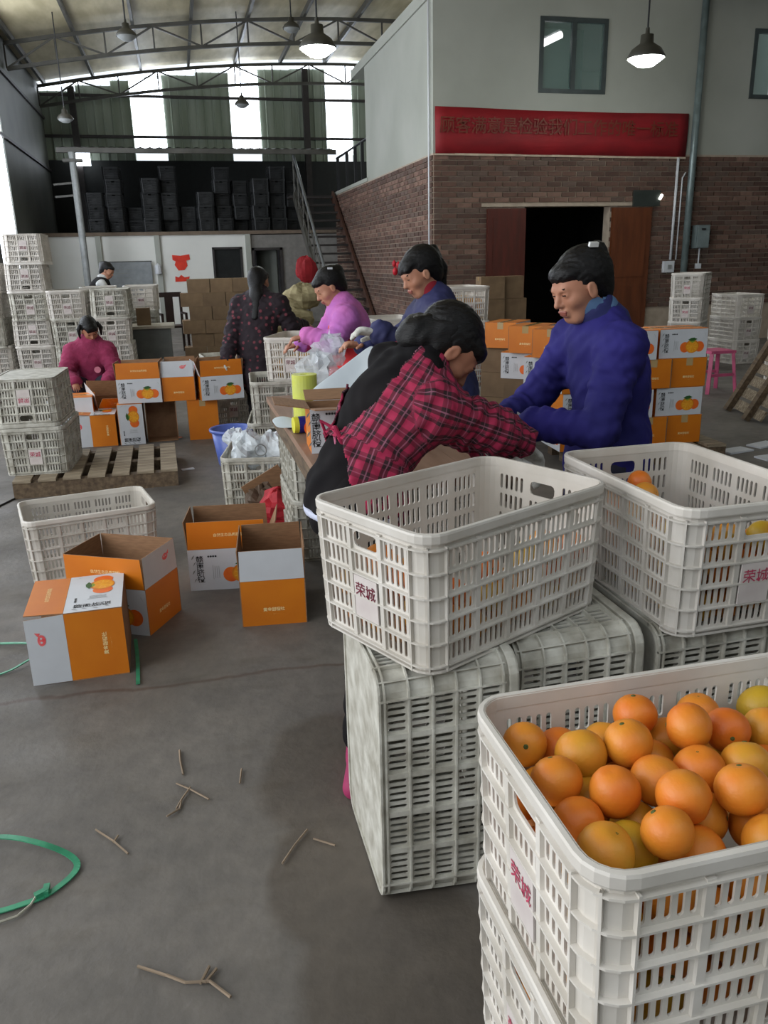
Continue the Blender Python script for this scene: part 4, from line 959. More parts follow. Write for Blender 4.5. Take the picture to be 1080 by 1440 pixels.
            at = me.attributes.new('cloth_uv', 'FLOAT_VECTOR', 'POINT'); at.data.foreach_set('vector', UV.ravel())
        return me
M_skin = mat('skin', (176, 122, 96), 0.55, rgb2=(160, 106, 82), scale=12)
M_skin2 = mat('skin_pale', (188, 136, 108), 0.55, rgb2=(172, 118, 92), scale=12)
M_hair = mat('black_hair', (20, 17, 17), 0.45, rgb2=(9, 8, 9), scale=40, stretch=(1, 1, 6), spec=.3, bump=.3, bscale=90)
M_lips = mat('lips', (168, 98, 84), 0.5)
M_eye = mat('dark_eye', (30, 22, 20), 0.3)
M_glove = mat('white_cotton_glove', (222, 220, 212), 0.9, rgb2=(196, 194, 186), scale=50, bump=0.4, bscale=250)
M_shoe = mat('dark_shoe', (40, 38, 44), 0.5)
def V3(*a): return np.array(a, 'f8')
def unit(v): v = np.array(v, 'f8'); return v/np.linalg.norm(v)
def hand(F, W, d, nrm, s=1.0, curl=0.5, infl=0.0, thumb=1):
    """W wrist, d direction of the hand, nrm palm normal"""
    d = unit(d); nrm = unit(np.array(nrm)-d*np.dot(nrm, d)); sd = np.cross(d, nrm)
    kn = W+d*0.085*s
    F.cap(W, kn, .026*s, .034*s, .012, sd, .5, infl=infl)
    for i, (o, l) in enumerate(((-.027, .062), (-.009, .072), (.009, .068), (.026, .055))):
        p = W+d*.082*s+sd*o*s; an = curl*.5
        for j, fr in enumerate((.45, .32, .23)):
            dd = d*cos(an)+nrm*sin(an); q = p+dd*l*fr*s; F.cap(p, q, (.0088-.0008*j)*s, (.008-.0008*j)*s, .004, infl=infl); p = q; an += curl
    p = W+d*.025*s-sd*thumb*.022*s; q = p+unit(d*.6-sd*thumb*.8+nrm*.4)*.038*s; r = q+unit(d*.9-sd*thumb*.2+nrm*.5)*.032*s
    F.cap(p, q, .012*s, .010*s, .008, infl=infl); F.cap(q, r, .0098*s, .008*s, .004, infl=infl)
def headframe(face, up):
    f = unit(face); u = unit(np.array(up)-f*np.dot(up, f)); return f, u, np.cross(f, u)
def head(F, H, f, u, sd, s=1.0):
    P = lambda a, b, c: H+(f*a+sd*b+u*c)*s
    F.ell(P(-.008, 0, .028), f, u, V3(.094, .074, .084)*s, .02); F.ell(P(.028, 0, -.035), f, u, V3(.058, .056, .072)*s, .03)
    F.cap(P(.050, -.02, -.088), P(.050, .02, -.088), .020*s, .020*s, .02)
    F.cap(P(.074, -.026, .014), P(.074, .026, .014), .016*s, .016*s, .012)
    for b in (-1, 1):
        F.ell(P(.052, b*.036, -.026), f, u, V3(.028, .024, .024)*s, .014); F.ell(P(.090, b*.030, .000), f, u, V3(.014, .017, .011)*s, .008, 'sub')
        F.ell(P(.072, b*.030, -.001), f, u, V3(.014, .015, .012)*s, .006)
        F.ell(P(.004, b*.076, -.012), f, u, V3(.018, .007, .030)*s, .005); F.ell(P(.008, b*.083, -.008), f, u, V3(.009, .004, .017)*s, .004, 'sub')
    F.cap(P(.082, 0, .008), P(.101, 0, -.028), .007*s, .011*s, .008); F.cap(P(.090, -.010, -.032), P(.090, .010, -.032), .007*s, .007*s, .006)
    F.cap(P(.082, -.014, -.054), P(.082, .014, -.054), .008*s, .008*s, .008); F.cap(P(.079, -.012, -.066), P(.079, .012, -.066), .009*s, .009*s, .008)
def figure(label, base, J, s=0.95, vox=0.007, body_vox=None, skin=None, jacket=None, trousers=None, hair='bun', gloves=(0, 0), gm=None, jk=0.0, hem=None, fold=.004, shoe=None, collar=None, uv=False, hands_curl=.5, drop=None, sleeve_end=1.0, hairlen=None, hatch=None):
    """J: joints in world coordinates. base: world position of the empty"""
    J = {k: np.array(v, 'f8') for k, v in J.items()}; base = np.array(base, 'f8'); bv = body_vox or vox
    root = thing('person', label, 'person', tuple(base))
    f, u, hs = headframe(J['face'], J['hup']); H = J['H']; N_, C_, W_, P_ = J['N'], J['C'], J['W'], J['P']
    sd = unit(J['Sl']-J['Sr'])
    allp = np.array([v for k, v in J.items() if k not in ('face', 'hup', 'hdl', 'hdr', 'hnl', 'hnr', 'tl', 'tr', 'front')])
    lo, hi = allp.min(0)-.24, allp.max(0)+.24; lo[2] = max(lo[2], base[2]-.02)
    def torso(F, i=0.0, fo=0.0):
        F.cap(P_, W_, .145*s+i, .118*s+i, .04, sd, .74, fold=fo, fper=.09); F.cap(W_, C_, .118*s+i, .140*s+i, .04, sd, .74, fold=fo, fper=.1)
        F.cap(C_, (C_+N_)/2, .138*s+i, .10*s+i, .04, sd, .72); F.cap(J['Sl'], J['Sr'], .052*s+i, .052*s+i, .05)
        F.cap((C_+N_)/2, N_, .07*s+i, .055*s+i, .05)
    def arm(F, c, i=0.0, fo=0.0, e=1.0):
        S_, E_, Wr = J['S'+c], J['E'+c], J['W'+c]; We = E_+(Wr-E_)*e
        F.cap(S_, E_, .050*s+i, .038*s+i, .03, fold=fo, fper=.055); F.cap(E_, We, .038*s+i, .027*s+i*1.1, .02, fold=fo, fper=.05)
    def leg(F, c, i=0.0, fo=0.0, e=1.0):
        F.cap(J['H'+c], J['K'+c], .085*s+i, .055*s+i, .04, fold=fo, fper=.1); A = J['K'+c]+(J['A'+c]-J['K'+c])*e; F.cap(J['K'+c], A, .055*s+i, .036*s+i*1.5, .03, fold=fo, fper=.09)
    # one continuous body
    B = SDF(bv, lo, hi); torso(B); head(B, H, f, u, hs, s); B.cap(H-u*.05*s-f*.02*s, N_, .050*s, .056*s, .03)
    for c in 'lr':
        arm(B, c); leg(B, c)
        hand(B, J['W'+c], J.get('hd'+c, J['W'+c]-J['E'+c]), J.get('hn'+c, V3(0, 0, -1)), s, hands_curl, thumb=1 if c == 'l' else -1)
        toe = J['A'+c]+unit(J.get('t'+c, J.get('front', f)*V3(1, 1, 0)))*.15*s; hl = J['A'+c]-V3(0, 0, .045*s); toe[2] = hl[2]; B.cap(hl, toe, .034*s, .028*s, .02, flat=.9)
    bo = obj('body', B.mesh('body', skin or M_skin, base), root)
    if gloves[0] or gloves[1]:
        for c, on in zip('lr', gloves):
            if not on: continue
            w_ = J['W'+c]; G = SDF(min(bv, .005), w_-.16*s, w_+.16*s); d_ = unit(J.get('hd'+c, w_-J['E'+c]))
            hand(G, w_, d_, J.get('hn'+c, V3(0, 0, -1)), s, hands_curl, .0028, thumb=1 if c == 'l' else -1); G.cap(w_-d_*.05, w_+d_*.02, .033*s, .031*s, .01)
            obj('glove', G.mesh('glove', gm or M_glove, base), root)
    # hair
    Hh = SDF(max(vox*.7, .004), H-.42, H+.24); PP = lambda a, b, c: H+(f*a+hs*b+u*c)*s
    Hh.ell(PP(-.030, 0, .034), f, u, V3(.104, .084, .094)*s, .01); Hh.ell(PP(-.062, 0, -.020), f, u, V3(.058, .066, .070)*s, .02); Hh.ell(PP(.100, 0, -.048), f, u, V3(.092, .080, .092)*s, .010, 'sub')
    for b in (-1, 1): Hh.ell(PP(.006, b*.09, -.022), f, u, V3(.024, .03, .032)*s, .008, 'sub')
    Hh.ell(PP(.040, 0, .060), f, u, V3(.050, .064, .036)*s, .012)
    if hair == 'bun': Hh.ell(PP(-.105, 0, .055), f, u, V3(.042, .045, .042)*s, .015)
    if hair == 'bunhigh': Hh.ell(PP(-.100, 0, .085), f, u, V3(.034, .036, .034)*s, .015)
    if hair in ('pony', 'long', 'fringe'): Hh.cap(PP(.074, -.04, .046), PP(.078, .035, .038), .017*s, .014*s, .015)
    if hair == 'pony':
        Hh.ell(PP(-.105, 0, .06), f, u, V3(.026, .03, .026)*s, .012); q0 = PP(-.12, 0, .07); dn = unit(V3(0, 0, -1)-f*.25)
        Hh.cap(q0, q0+dn*.10-f*.02, .024*s, .030*s, .015); Hh.cap(q0+dn*.10-f*.02, q0+dn*.24, .030*s, .012*s, .015)
    if hair == 'long':
        q0 = PP(-.07, 0, .0); q1 = N_-J['front']*.09*s+V3(0, 0, .01); q2 = C_-J['front']*.135*s
        Hh.cap(q0, q1, .07*s, .06*s, .03, hs, .7); Hh.cap(q1, q2, .06*s, .035*s, .03, hs, .6)
    Hh.noise(.0009, .022)
    ho = obj('hair', Hh.mesh('hair', M_hair, base), root)
    # face details
    for b in (-1, 1):
        e_ = MB().m(M_eye); R3 = Matrix((hs, f, u)).transposed(); c_ = PP(.0815, b*.029, .0)-base
        e_.box(tuple(c_), (.017*s, .008*s, .0045*s), R3); obj('eye', e_, root)
        bb = MB().m(M_hair); bb.box(tuple(PP(.0835, b*.027, .022)-base), (.024*s, .007*s, .004*s), R3); obj('eyebrow', bb, root)
    lp_ = SDF(.003, H-.13, H+.14); lp_.cap(PP(.0865, -.017, -.055), PP(.0865, .017, -.055), .0055*s, .0055*s, .004); lp_.cap(PP(.0845, -.013, -.064), PP(.0845, .013, -.064), .006*s, .006*s, .004); obj('lips', lp_.mesh('lips', M_lips, base), root)
    # trousers and shoes
    if trousers:
        T_ = SDF(vox, lo, hi); T_.cap(P_, P_+(W_-P_)*.45, .152*s, .135*s, .04, sd, .8)
        for c in 'lr': leg(T_, c, .014, .003, .93)
        obj('trousers', T_.mesh('trousers', trousers, base), root)
    for c in 'lr':
        Sx = SDF(.006, J['A'+c]-.25, J['A'+c]+.25); hl = J['A'+c]-V3(0, 0, .045*s); toe = hl+unit(J.get('t'+c, J.get('front', f)*V3(1, 1, 0)))*.15*s
        Sx.cap(hl, toe, .041*s, .036*s, .02, flat=1.0); Sx.cap(J['A'+c], hl, .045*s, .045*s, .02); Sx.cut((0, 0, -1), (0, 0, base[2]+.002)); obj('shoe', Sx.mesh('shoe', shoe or M_shoe, base), root)
    if jacket:
        K = SDF(vox, lo, hi); torso(K, .018+jk, fold*.5); K.cap(N_-(N_-C_)*.1, N_+(H-N_)*.06, .066*s+jk*.5, .058*s+jk*.5, .02)
        for c in 'lr': arm(K, c, .016+jk, fold*.7, sleeve_end)
        if hem is not None: K.cap(P_, np.array(hem), .158*s+jk, .175*s+jk, .05, sd, .82, fold=fold*.6, fper=.16)
        K.noise(fold*.5, .11); K.noise(fold*.25, .045)
        ub = [(P_-(W_-P_)*1.5, W_, .12, sd, 0), (W_, N_, .12, sd, np.linalg.norm(W_-P_)*2.5)]+[(J['S'+c], J['E'+c], .05, sd, 0) for c in 'lr']+[(J['E'+c], J['W'+c], .04, sd, np.linalg.norm(J['E'+c]-J['S'+c])) for c in 'lr'] if uv else None
        me = K.mesh('jacket', jacket, base, ub, drop); jo = obj('jacket', me, root)
        if drop: md = jo.modifiers.new('thick', 'SOLIDIFY'); md.thickness = .006; md.offset = -1
    if collar:
        Cc = SDF(vox, N_-.2, N_+.2); ax = unit(H-N_); fr_ = J.get('front', f); Cc.cap(N_-ax*.012, N_+ax*.050*s, .092*s+jk*.4, .074*s+jk*.3, .01, hs); Cc.cap(N_+ax*.035*s, N_+ax*.14*s, .068*s, .064*s, .005, op='sub'); obj('collar', Cc.mesh('collar', collar, base), root)
    return root, dict(lo=lo, hi=hi, f=f, u=u, hs=hs, H=H, base=base, sd=sd, J=J, s=s)
# cloth materials
def plaid_mat():
    global N, L, tc
    m = bpy.data.materials.new('crimson_plaid'); m.use_nodes = True; N = m.node_tree.nodes; L = m.node_tree.links; b = N['Principled BSDF']; b.inputs['Roughness'].default_value = 0.85
    at = N.new('ShaderNodeAttribute'); at.attribute_name = 'cloth_uv'; sx = N.new('ShaderNodeSeparateXYZ'); L.new(at.outputs['Vector'], sx.inputs[0])
    def band(o, per, w_, ph=0.0):
        f_ = mth('FRACT', mth('ADD', mth('DIVIDE', o, per), 20.0+ph)); return mth('LESS_THAN', f_, w_)
    u1, v1 = band(sx.outputs[0], .042, .5), band(sx.outputs[1], .048, .5)
    s_ = mth('ADD', mth('MULTIPLY', u1, .62), mth('MULTIPLY', v1, .38))
    c1 = ramp(s_, 0.0, 1.0, lin((46, 20, 26)), lin((164, 34, 72))); c1.color_ramp.elements.new(.5).color = (*lin((104, 22, 46)), 1)
    ln1 = mth('MAXIMUM', band(sx.outputs[0], .042, .08, .27), mth('MULTIPLY', band(sx.outputs[1], .048, .06, .27), .6))
    x_ = mixc(mth('MULTIPLY', ln1, .30), c1.outputs[0], lin((214, 130, 160))); L.new(x_.outputs[2], b.inputs['Base Color']); return m
M_plaid = plaid_mat()
def dots_mat(name, base_, dot, scale, thr):
    global N, L, tc
    m = bpy.data.materials.new(name); m.use_nodes = True; N = m.node_tree.nodes; L = m.node_tree.links; b = N['Principled BSDF']; b.inputs['Roughness'].default_value = 0.85
    tc = N.new('ShaderNodeTexCoord'); v = N.new('ShaderNodeTexVoronoi'); v.inputs['Scale'].default_value = scale; v.inputs['Randomness'].default_value = .6; L.new(tc.outputs['Object'], v.inputs['Vector'])
    r_ = ramp(v.outputs['Distance'], thr*.7, thr, lin(dot), lin(base_)); L.new(r_.outputs[0], b.inputs['Base Color']); return m
M_floral = dots_mat('dark_floral_cloth', (34, 22, 30), (112, 52, 62), 19, .30)
M_blue = mat('royal_blue_work_cloth', (48, 42, 120), 0.8, rgb2=(28, 27, 82), scale=3, spec=.25, bump=.2, bscale=9)
M_navy = mat('navy_work_cloth', (44, 46, 92), 0.75, rgb2=(30, 32, 66), scale=3, bump=.2, bscale=9)
M_navy2 = mat('dark_navy_trousers', (32, 32, 50), 0.8)
M_bluecol = mat('navy_collar', (38, 42, 100), 0.8); M_teal = mat('pale_blue_collar', (88, 120, 160), 0.8)
M_pink = mat('lilac_pink_knit', (206, 110, 176), 0.85, rgb2=(168, 106, 190), scale=3, bump=.3, bscale=40)
M_mag = mat('magenta_knit', (150, 48, 86), 0.9, rgb2=(128, 38, 72), scale=8, bump=.4, bscale=90)
M_blackc = mat('black_cloth', (25, 22, 23), 0.95, rgb2=(17, 15, 17), scale=8, spec=.2); M_apron = mat('red_apron', (214, 26, 34), 0.6); M_redc = mat('red_cloth', (196, 34, 48), 0.7, rgb2=(150, 20, 34), scale=14)

# worker in blue jacket -------------------------------------------
J = dict(H=(1.262, 2.5, 1.352), face=(-.93, -.16, -.33), hup=(-.33, 0, .94), N=(1.345, 2.5, 1.235), C=(1.385, 2.5, 1.06), W=(1.40, 2.5, .92), P=(1.40, 2.5, .80), front=(-1, 0, 0),
         Sl=(1.345, 2.35, 1.165), Sr=(1.335, 2.66, 1.165), El=(1.245, 2.29, .92), Wl=(1.075, 2.42, .93), Er=(1.20, 2.70, .95), Wr=(1.04, 2.60, .90), hdl=(-.9, .3, -.35), hdr=(-1, -.1, -.3), hnl=(-.2, 0, -1), hnr=(-.2, 0, -1),
         Hl=(1.40, 2.42, .78), Hr=(1.40, 2.58, .78), Kl=(1.37, 2.42, .43), Kr=(1.37, 2.58, .43), Al=(1.40, 2.42, .068), Ar=(1.41, 2.60, .068))
pb_, I = figure('woman in a royal blue work jacket looking down, standing right of the table', (1.40, 2.5, 0), J, .97, .006, .0045, M_skin2, M_blue, M_navy2, 'bunhigh', (1, 1), jk=.009, hem=(1.40, 2.5, .60), fold=.004, collar=M_bluecol)
def phead(I, a, b, c): return Vector(tuple(I['H']+(I['f']*a+I['hs']*b+I['u']*c)*I['s']-I['base']))
hc = MB().m(mat('white_hair_clip', (226, 226, 222), .3)); hc.box(phead(I, -.060, -.05, .118), (.03, .012, .014), Matrix.Rotation(.3, 3, 'X')); obj('hair_clip', hc, pb_)
K = SDF(.005, I['J']['N']-.2, I['J']['N']+.2); nn = I['J']['N']; K.cap(nn+V3(-.016, 0, .03), nn+V3(-.048, 0, .060), .076, .066, .01, I['hs']); K.cap(nn+V3(-.03, 0, .055), nn+V3(-.09, 0, .14), .058, .058, .004, op='sub'); obj('inner_collar', K.mesh('inner_collar', M_teal, I['base']), pb_)

# worker in plaid smock -------------------------------------------
J = dict(H=(.752, 2.30, 1.192), face=(.56, -.14, -.82), hup=(.84, 0, .55), N=(.665, 2.30, 1.135), C=(.575, 2.27, 1.035), W=(.485, 2.24, .915), P=(.435, 2.22, .81), front=(.75, .15, -.6),
         Sr=(.665, 2.165, 1.045), Sl=(.61, 2.45, 1.14), Er=(.86, 2.20, .965), Wr=(.995, 2.30, .895), El=(.82, 2.46, .94), Wl=(.93, 2.27, .868), hdr=(.6, .5, -.55), hdl=(.8, 0, -.5), hnr=(-.2, 0, -1), hnl=(-.2, 0, -1),
         Hr=(.44, 2.13, .78), Hl=(.43, 2.30, .79), Kr=(.45, 2.09, .43), Kl=(.48, 2.33, .43), Ar=(.405, 2.07, .068), Al=(.48, 2.36, .068), tr=(-.35, -1, 0), tl=(.8, .6, 0))
Wj, Nj = V3(*J['W']), V3(*J['N']); ax_ = unit(Nj-Wj); sd_ = unit(V3(*J['Sl'])-V3(*J['Sr'])); sd_ = unit(sd_-ax_*sd_.dot(ax_)); bn_ = np.cross(ax_, sd_)
if bn_[2] < 0: bn_ = -bn_
def drop_back(c):
    p = c-Wj; t = p@ax_; l = p@sd_-.035; bk = p@bn_
    w_ = np.where(t < 0.0, -1, np.minimum(.105, .03+t*.62)); w_ = np.where(t > .22, np.maximum(.105-(t-.22)*.3, .05), w_)
    low = (t < -.02) & (l > -.06+t*.9)
    up_ = (t > .15) & (l > -.05) & (bk > -.01) & (np.linalg.norm(c-V3(*J['El']), axis=1) > .16)
    return ((bk > .03) & (np.abs(l) < w_) & (t > 0) & (t < .40)) | (low & (bk > -.10)) | up_
pp_, I = figure('woman in a crimson plaid smock tied at the back, bending over the table', (.42, 2.2, 0), J, 1.0, .006, .005, M_skin, M_plaid, M_blackc, 'hoodup', (1, 1), jk=.012, hem=(.44, 2.235, .79), fold=.007, uv=True, sleeve_end=.80, drop=drop_back, shoe=mat('pink_shoe', (172, 48, 98), .7), hairlen=None)
K = SDF(.007, I['lo'], I['hi']); s_ = 1.0; P_, W_, C_, N_ = [I['J'][k] for k in 'PWCN']
K.cap(P_, W_, .165, .135, .04, I['sd'], .76); K.cap(W_, C_, .132, .156, .04, I['sd'], .76); K.cap(C_, (C_+N_)/2, .155, .12, .04, I['sd'], .74); K.cap(I['J']['Sl'], I['J']['Sr'], .07, .07, .05)
K.cap(N_-ax_*.03, N_+ax_*.075+bn_*.01, .082, .072, .02); K.ell(N_+bn_*.035-ax_*.02, ax_, bn_, (.085, .115, .05), .03); K.noise(.0025, .09)
obj('black_sweater', K.mesh('black_sweater', M_blackc, I['base']), pp_)['label'] = 'black hooded top showing through the open back'
K = SDF(.006, I['H']-.3, I['H']+.3); hf, hu = I['f'], I['u']; K.ell(I['H']-hf*.045+hu*.01, hf, hu, (.075, .085, .10), .02); K.ell(I['H']-hf*.10-hu*.05, hf, hu, (.05, .07, .06), .03); K.noise(.002, .06); obj('hair_bundle', K.mesh('hair_bundle', M_hair, I['base']), pp_)
tb = MB().m(M_plaid); kn_ = Vector(tuple(W_+bn_*.125+sd_*.035-I['base']))
for a_, b_ in ((-.03, .02), (.035, .025)): tb.tube([kn_, kn_+Vector(tuple(sd_*a_+bn_*b_))+Vector((0, -.01, .0)), kn_+Vector(tuple(sd_*a_*1.2))+Vector((0, -.02, -.03)), kn_], .006, 6)
obj('tie_bow', tb, pp_); tb = MB().m(mat('pink_tape', (200, 110, 140), .8)); tb.tube([kn_, kn_+Vector((.005, -.03, -.07)), kn_+Vector((-.015, -.04, -.15))], .004, 6); obj('tie_string', tb, pp_)
sb = MB().m(mat('stripe_white', (200, 204, 224), .7)); 
K = SDF(.006, P_-.3, P_+.2); K.cap(P_, W_, .1665, .14, .04, I['sd'], .80); K.cap(I['J']['Hr'], I['J']['Kr'], .105, .075, .04); K.cap(I['J']['Hl'], I['J']['Kl'], .105, .075, .04); K.cut((0, 0, 1), (0, 0, .772)); K.cut((0, 0, -1), (0, 0, .750)); obj('trouser_stripe', K.mesh('trouser_stripe', mat('stripe_white', (190, 196, 220), .7), I['base']), pp_)

# worker in navy jacket -------------------------------------------
J = dict(H=(1.128, 3.9, 1.385), face=(-.9, -.2, -.4), hup=(-.38, 0, .92), N=(1.205, 3.9, 1.265), C=(1.25, 3.9, 1.09), W=(1.275, 3.9, .93), P=(1.285, 3.9, .80), front=(-1, 0, 0),
         Sl=(1.19, 3.74, 1.18), Sr=(1.195, 4.07, 1.18), El=(1.05, 3.64, 1.02), Wl=(.86, 3.60, 1.135), Er=(1.02, 4.08, .98), Wr=(.83, 3.80, 1.065), hdl=(-.9, 0, .15), hdr=(-.9, -.2, .1), hnl=(0, -.3, -1), hnr=(0, -.3, -1),
         Hl=(1.285, 3.82, .78), Hr=(1.285, 3.98, .78), Kl=(1.27, 3.82, .43), Kr=(1.27, 3.98, .43), Al=(1.29, 3.82, .068), Ar=(1.29, 3.98, .068))
pn_, I = figure('woman with a ponytail in a navy jacket, handling film across the table', (1.28, 3.9, 0), J, .97, .008, .007, M_skin2, M_navy, M_navy2, 'pony', (1, 0), jk=.012, hem=(1.285, 3.9, .62))
K = SDF(.007, V3(.7, 3.4, .8), V3(1.3, 4.0, 1.3)); K.cap(J['El'], V3(*J['Wl'])*.85+V3(*J['El'])*.15, .062, .05, .01, fold=.004); K.cap(V3(*J['El']), V3(*J['El'])*.6+V3(*J['Sl'])*.4, .062, .062, .02, fold=.004); obj('oversleeve', K.mesh('oversleeve', M_blackc, I['base']), pn_)
K = SDF(.006, I['J']['N']-.2, I['J']['N']+.2); nn = I['J']['N']; K.cap(nn+V3(-.02, 0, 0), nn+V3(-.04, 0, .05), .068, .06, .01); obj('red_scarf', K.mesh('red_scarf', mat('red_knit', (150, 26, 44), .9), I['base']), pn_)

# worker in pink knit ---------------------------------------------
J = dict(H=(.893, 5.1, 1.295), face=(-.85, -.2, -.48), hup=(-.48, 0, .86), N=(.965, 5.1, 1.195), C=(1.02, 5.1, 1.05), W=(1.035, 5.1, .92), P=(1.04, 5.1, .80), front=(-1, 0, -.2),
         Sl=(.965, 4.94, 1.115), Sr=(.975, 5.26, 1.12), El=(.87, 4.88, .975), Wl=(.735, 4.98, 1.02), Er=(.86, 5.30, .95), Wr=(.72, 5.15, .96), hdl=(-1, .2, -.2), hdr=(-1, 0, -.2), hnl=(0, 0, -1), hnr=(0, 0, -1),
         Hl=(1.04, 5.02, .78), Hr=(1.04, 5.18, .78), Kl=(1.03, 5.02, .43), Kr=(1.03, 5.18, .43), Al=(1.04, 5.02, .068), Ar=(1.04, 5.18, .068))
pk_, I = figure('woman in a lilac pink sweater and red apron bent over the far table end', (1.04, 5.1, 0), J, .96, .009, .008, M_skin2, M_pink, M_navy2, 'bun', (0, 0), jk=.012, hem=(1.04, 5.1, .72))
K = SDF(.009, I['lo'], I['hi']); P_, W_, C_ = [I['J'][k] for k in 'PWC']; K.cap(C_-V3(0, 0, .05), W_, .168, .166, .03, I['sd'], .86); K.cap(W_, P_-V3(0, 0, .22), .166, .20, .03, I['sd'], .90); K.cut((.50, .0, .70), tuple(W_+V3(.045, 0, .09))); obj('apron', K.mesh('apron', M_apron, I['base']), pk_)
obj('hair_pin', MB().m(M_white).box(phead(I, -.05, -.06, .10), (.03, .01, .012)), pk_)

# worker in dark floral coat, from behind -------------------------
J = dict(H=(.672, 7.24, 1.300), face=(.62, .76, -.15), hup=(0.05, .15, .98), N=(.655, 7.19, 1.185), C=(.645, 7.17, 1.02), W=(.62, 7.17, .88), P=(.61, 7.17, .76), front=(.4, .9, 0),
         Sl=(.495, 7.24, 1.105), Sr=(.805, 7.10, 1.105), El=(.42, 7.22, .90), Wl=(.345, 7.08, .70), Er=(.90, 7.12, .93), Wr=(1.02, 7.28, .90), hdl=(-.4, -.4, -.8), hnl=(1, 0, 0), hdr=(.8, .5, 0), hnr=(0, 0, -1),
         Hl=(.54, 7.2, .74), Hr=(.68, 7.14, .74), Kl=(.55, 7.2, .42), Kr=(.68, 7.15, .42), Al=(.56, 7.18, .068), Ar=(.70, 7.13, .068))
pf_, I = figure('woman with long dark hair in a dark floral coat, seen from behind', (.62, 7.17, 0), J, .93, .009, .008, M_skin, M_floral, M_blackc, 'long', (1, 0), jk=.022, hem=(.60, 7.16, .52), fold=.006)

# seated worker ----------------------------------------------------
J = dict(H=(-.834, 8.0, .895), face=(.30, -.80, -.52), hup=(.05, -.45, .89), N=(-.85, 8.05, .785), C=(-.86, 8.08, .64), W=(-.865, 8.12, .50), P=(-.865, 8.14, .40), front=(0, -1, 0),
         Sl=(-.715, 8.03, .695), Sr=(-1.005, 8.03, .695), El=(-.635, 7.93, .50), Wl=(-.70, 7.78, .46), Er=(-1.09, 7.93, .50), Wr=(-1.0, 7.78, .46), hdl=(-.3, -1, -.4), hdr=(.3, -1, -.4), hnl=(0, 0, -1), hnr=(0, 0, -1),
         Hl=(-.79, 8.08, .37), Hr=(-.94, 8.08, .37), Kl=(-.76, 7.90, .42), Kr=(-.98, 7.90, .42), Al=(-.76, 8.0, .068), Ar=(-.98, 8.0, .068), tl=(0, -1, 0), tr=(0, -1, 0))
pm_, I = figure('woman in a magenta sweater seated low behind the open cartons', (-.865, 8.05, 0), J, .93, .009, .008, M_skin, M_mag, M_navy2, 'fringe', (0, 0), jk=.024, hem=(-.865, 8.12, .36))
for b_ in (-1, 1):
    hb = MB().m(M_hair); hb.tube([phead(I, -.02, b_*.075, .06), phead(I, .0, b_*.105, .02), phead(I, .03, b_*.105, -.06)], [.02, .02, .006], 8); obj('hair_strand', hb, pm_, smooth=True)
mbb = MB().m(mat('pale_pink_print', (214, 130, 150), .8)); cc_ = Vector(tuple(I['J']['C']-I['base']))
mbb.lathe([(.001, 0), (.028, 0), (.03, .004), (.001, .005)], 10); o = obj('rabbit_print', mbb, pm_, cc_+Vector((.06, -.155, -.10)), (pi/2, 0, 0))
t = thing('low_stool', 'low wooden stool under the woman in the magenta sweater', 'stool', (-.865, 8.17, 0)); obj('seat', MB().m(M_wood2).bx(-.17, .17, -.13, .13, .25, .28), t)
for x in (-.14, .14):
    for y in (-.1, .1): obj('leg', MB().m(M_wood2).bx(x-.02, x+.02, y-.02, y+.02, 0, .25), t)

# far worker in black vest -----------------------------------------
J = dict(H=(-.975, 12.6, 1.385), face=(.84, -.35, -.42), hup=(.35, 0, .93), N=(-1.05, 12.6, 1.28), C=(-1.10, 12.6, 1.11), W=(-1.12, 12.6, .96), P=(-1.12, 12.6, .82), front=(1, 0, 0),
         Sl=(-1.06, 12.76, 1.20), Sr=(-1.06, 12.44, 1.20), El=(-.95, 12.78, 1.02), Wl=(-.80, 12.7, 1.02), Er=(-.95, 12.40, 1.03), Wr=(-.80, 12.45, 1.02), hdl=(1, 0, -.2), hdr=(1, 0, -.2),
         Hl=(-1.12, 12.68, .78), Hr=(-1.12, 12.52, .78), Kl=(-1.11, 12.68, .43), Kr=(-1.11, 12.52, .43), Al=(-1.13, 12.68, .068), Ar=(-1.13, 12.52, .068))
pv_, I = figure('woman with a hair bun in a black vest over white sleeves, far left', (-1.12, 12.6, 0), J, .97, .011, .010, M_skin2, mat('white_shirt', (200, 200, 198), .8), M_navy2, 'bun', (0, 0), jk=.0)
K = SDF(.011, I['lo'], I['hi']); P_, W_, C_, N_ = [I['J'][k] for k in 'PWCN']; K.cap(P_, W_, .185, .16, .03, I['sd'], .85); K.cap(W_, C_, .16, .185, .03, I['sd'], .85); K.cap(C_, (C_+N_)/2, .18, .13, .03, I['sd'], .85); K.cap(I['J']['Sl']*.85+I['J']['Sr']*.15, I['J']['Sr']*.85+I['J']['Sl']*.15, .088, .088, .04); obj('vest', K.mesh('vest', M_blackc, I['base']), pv_)

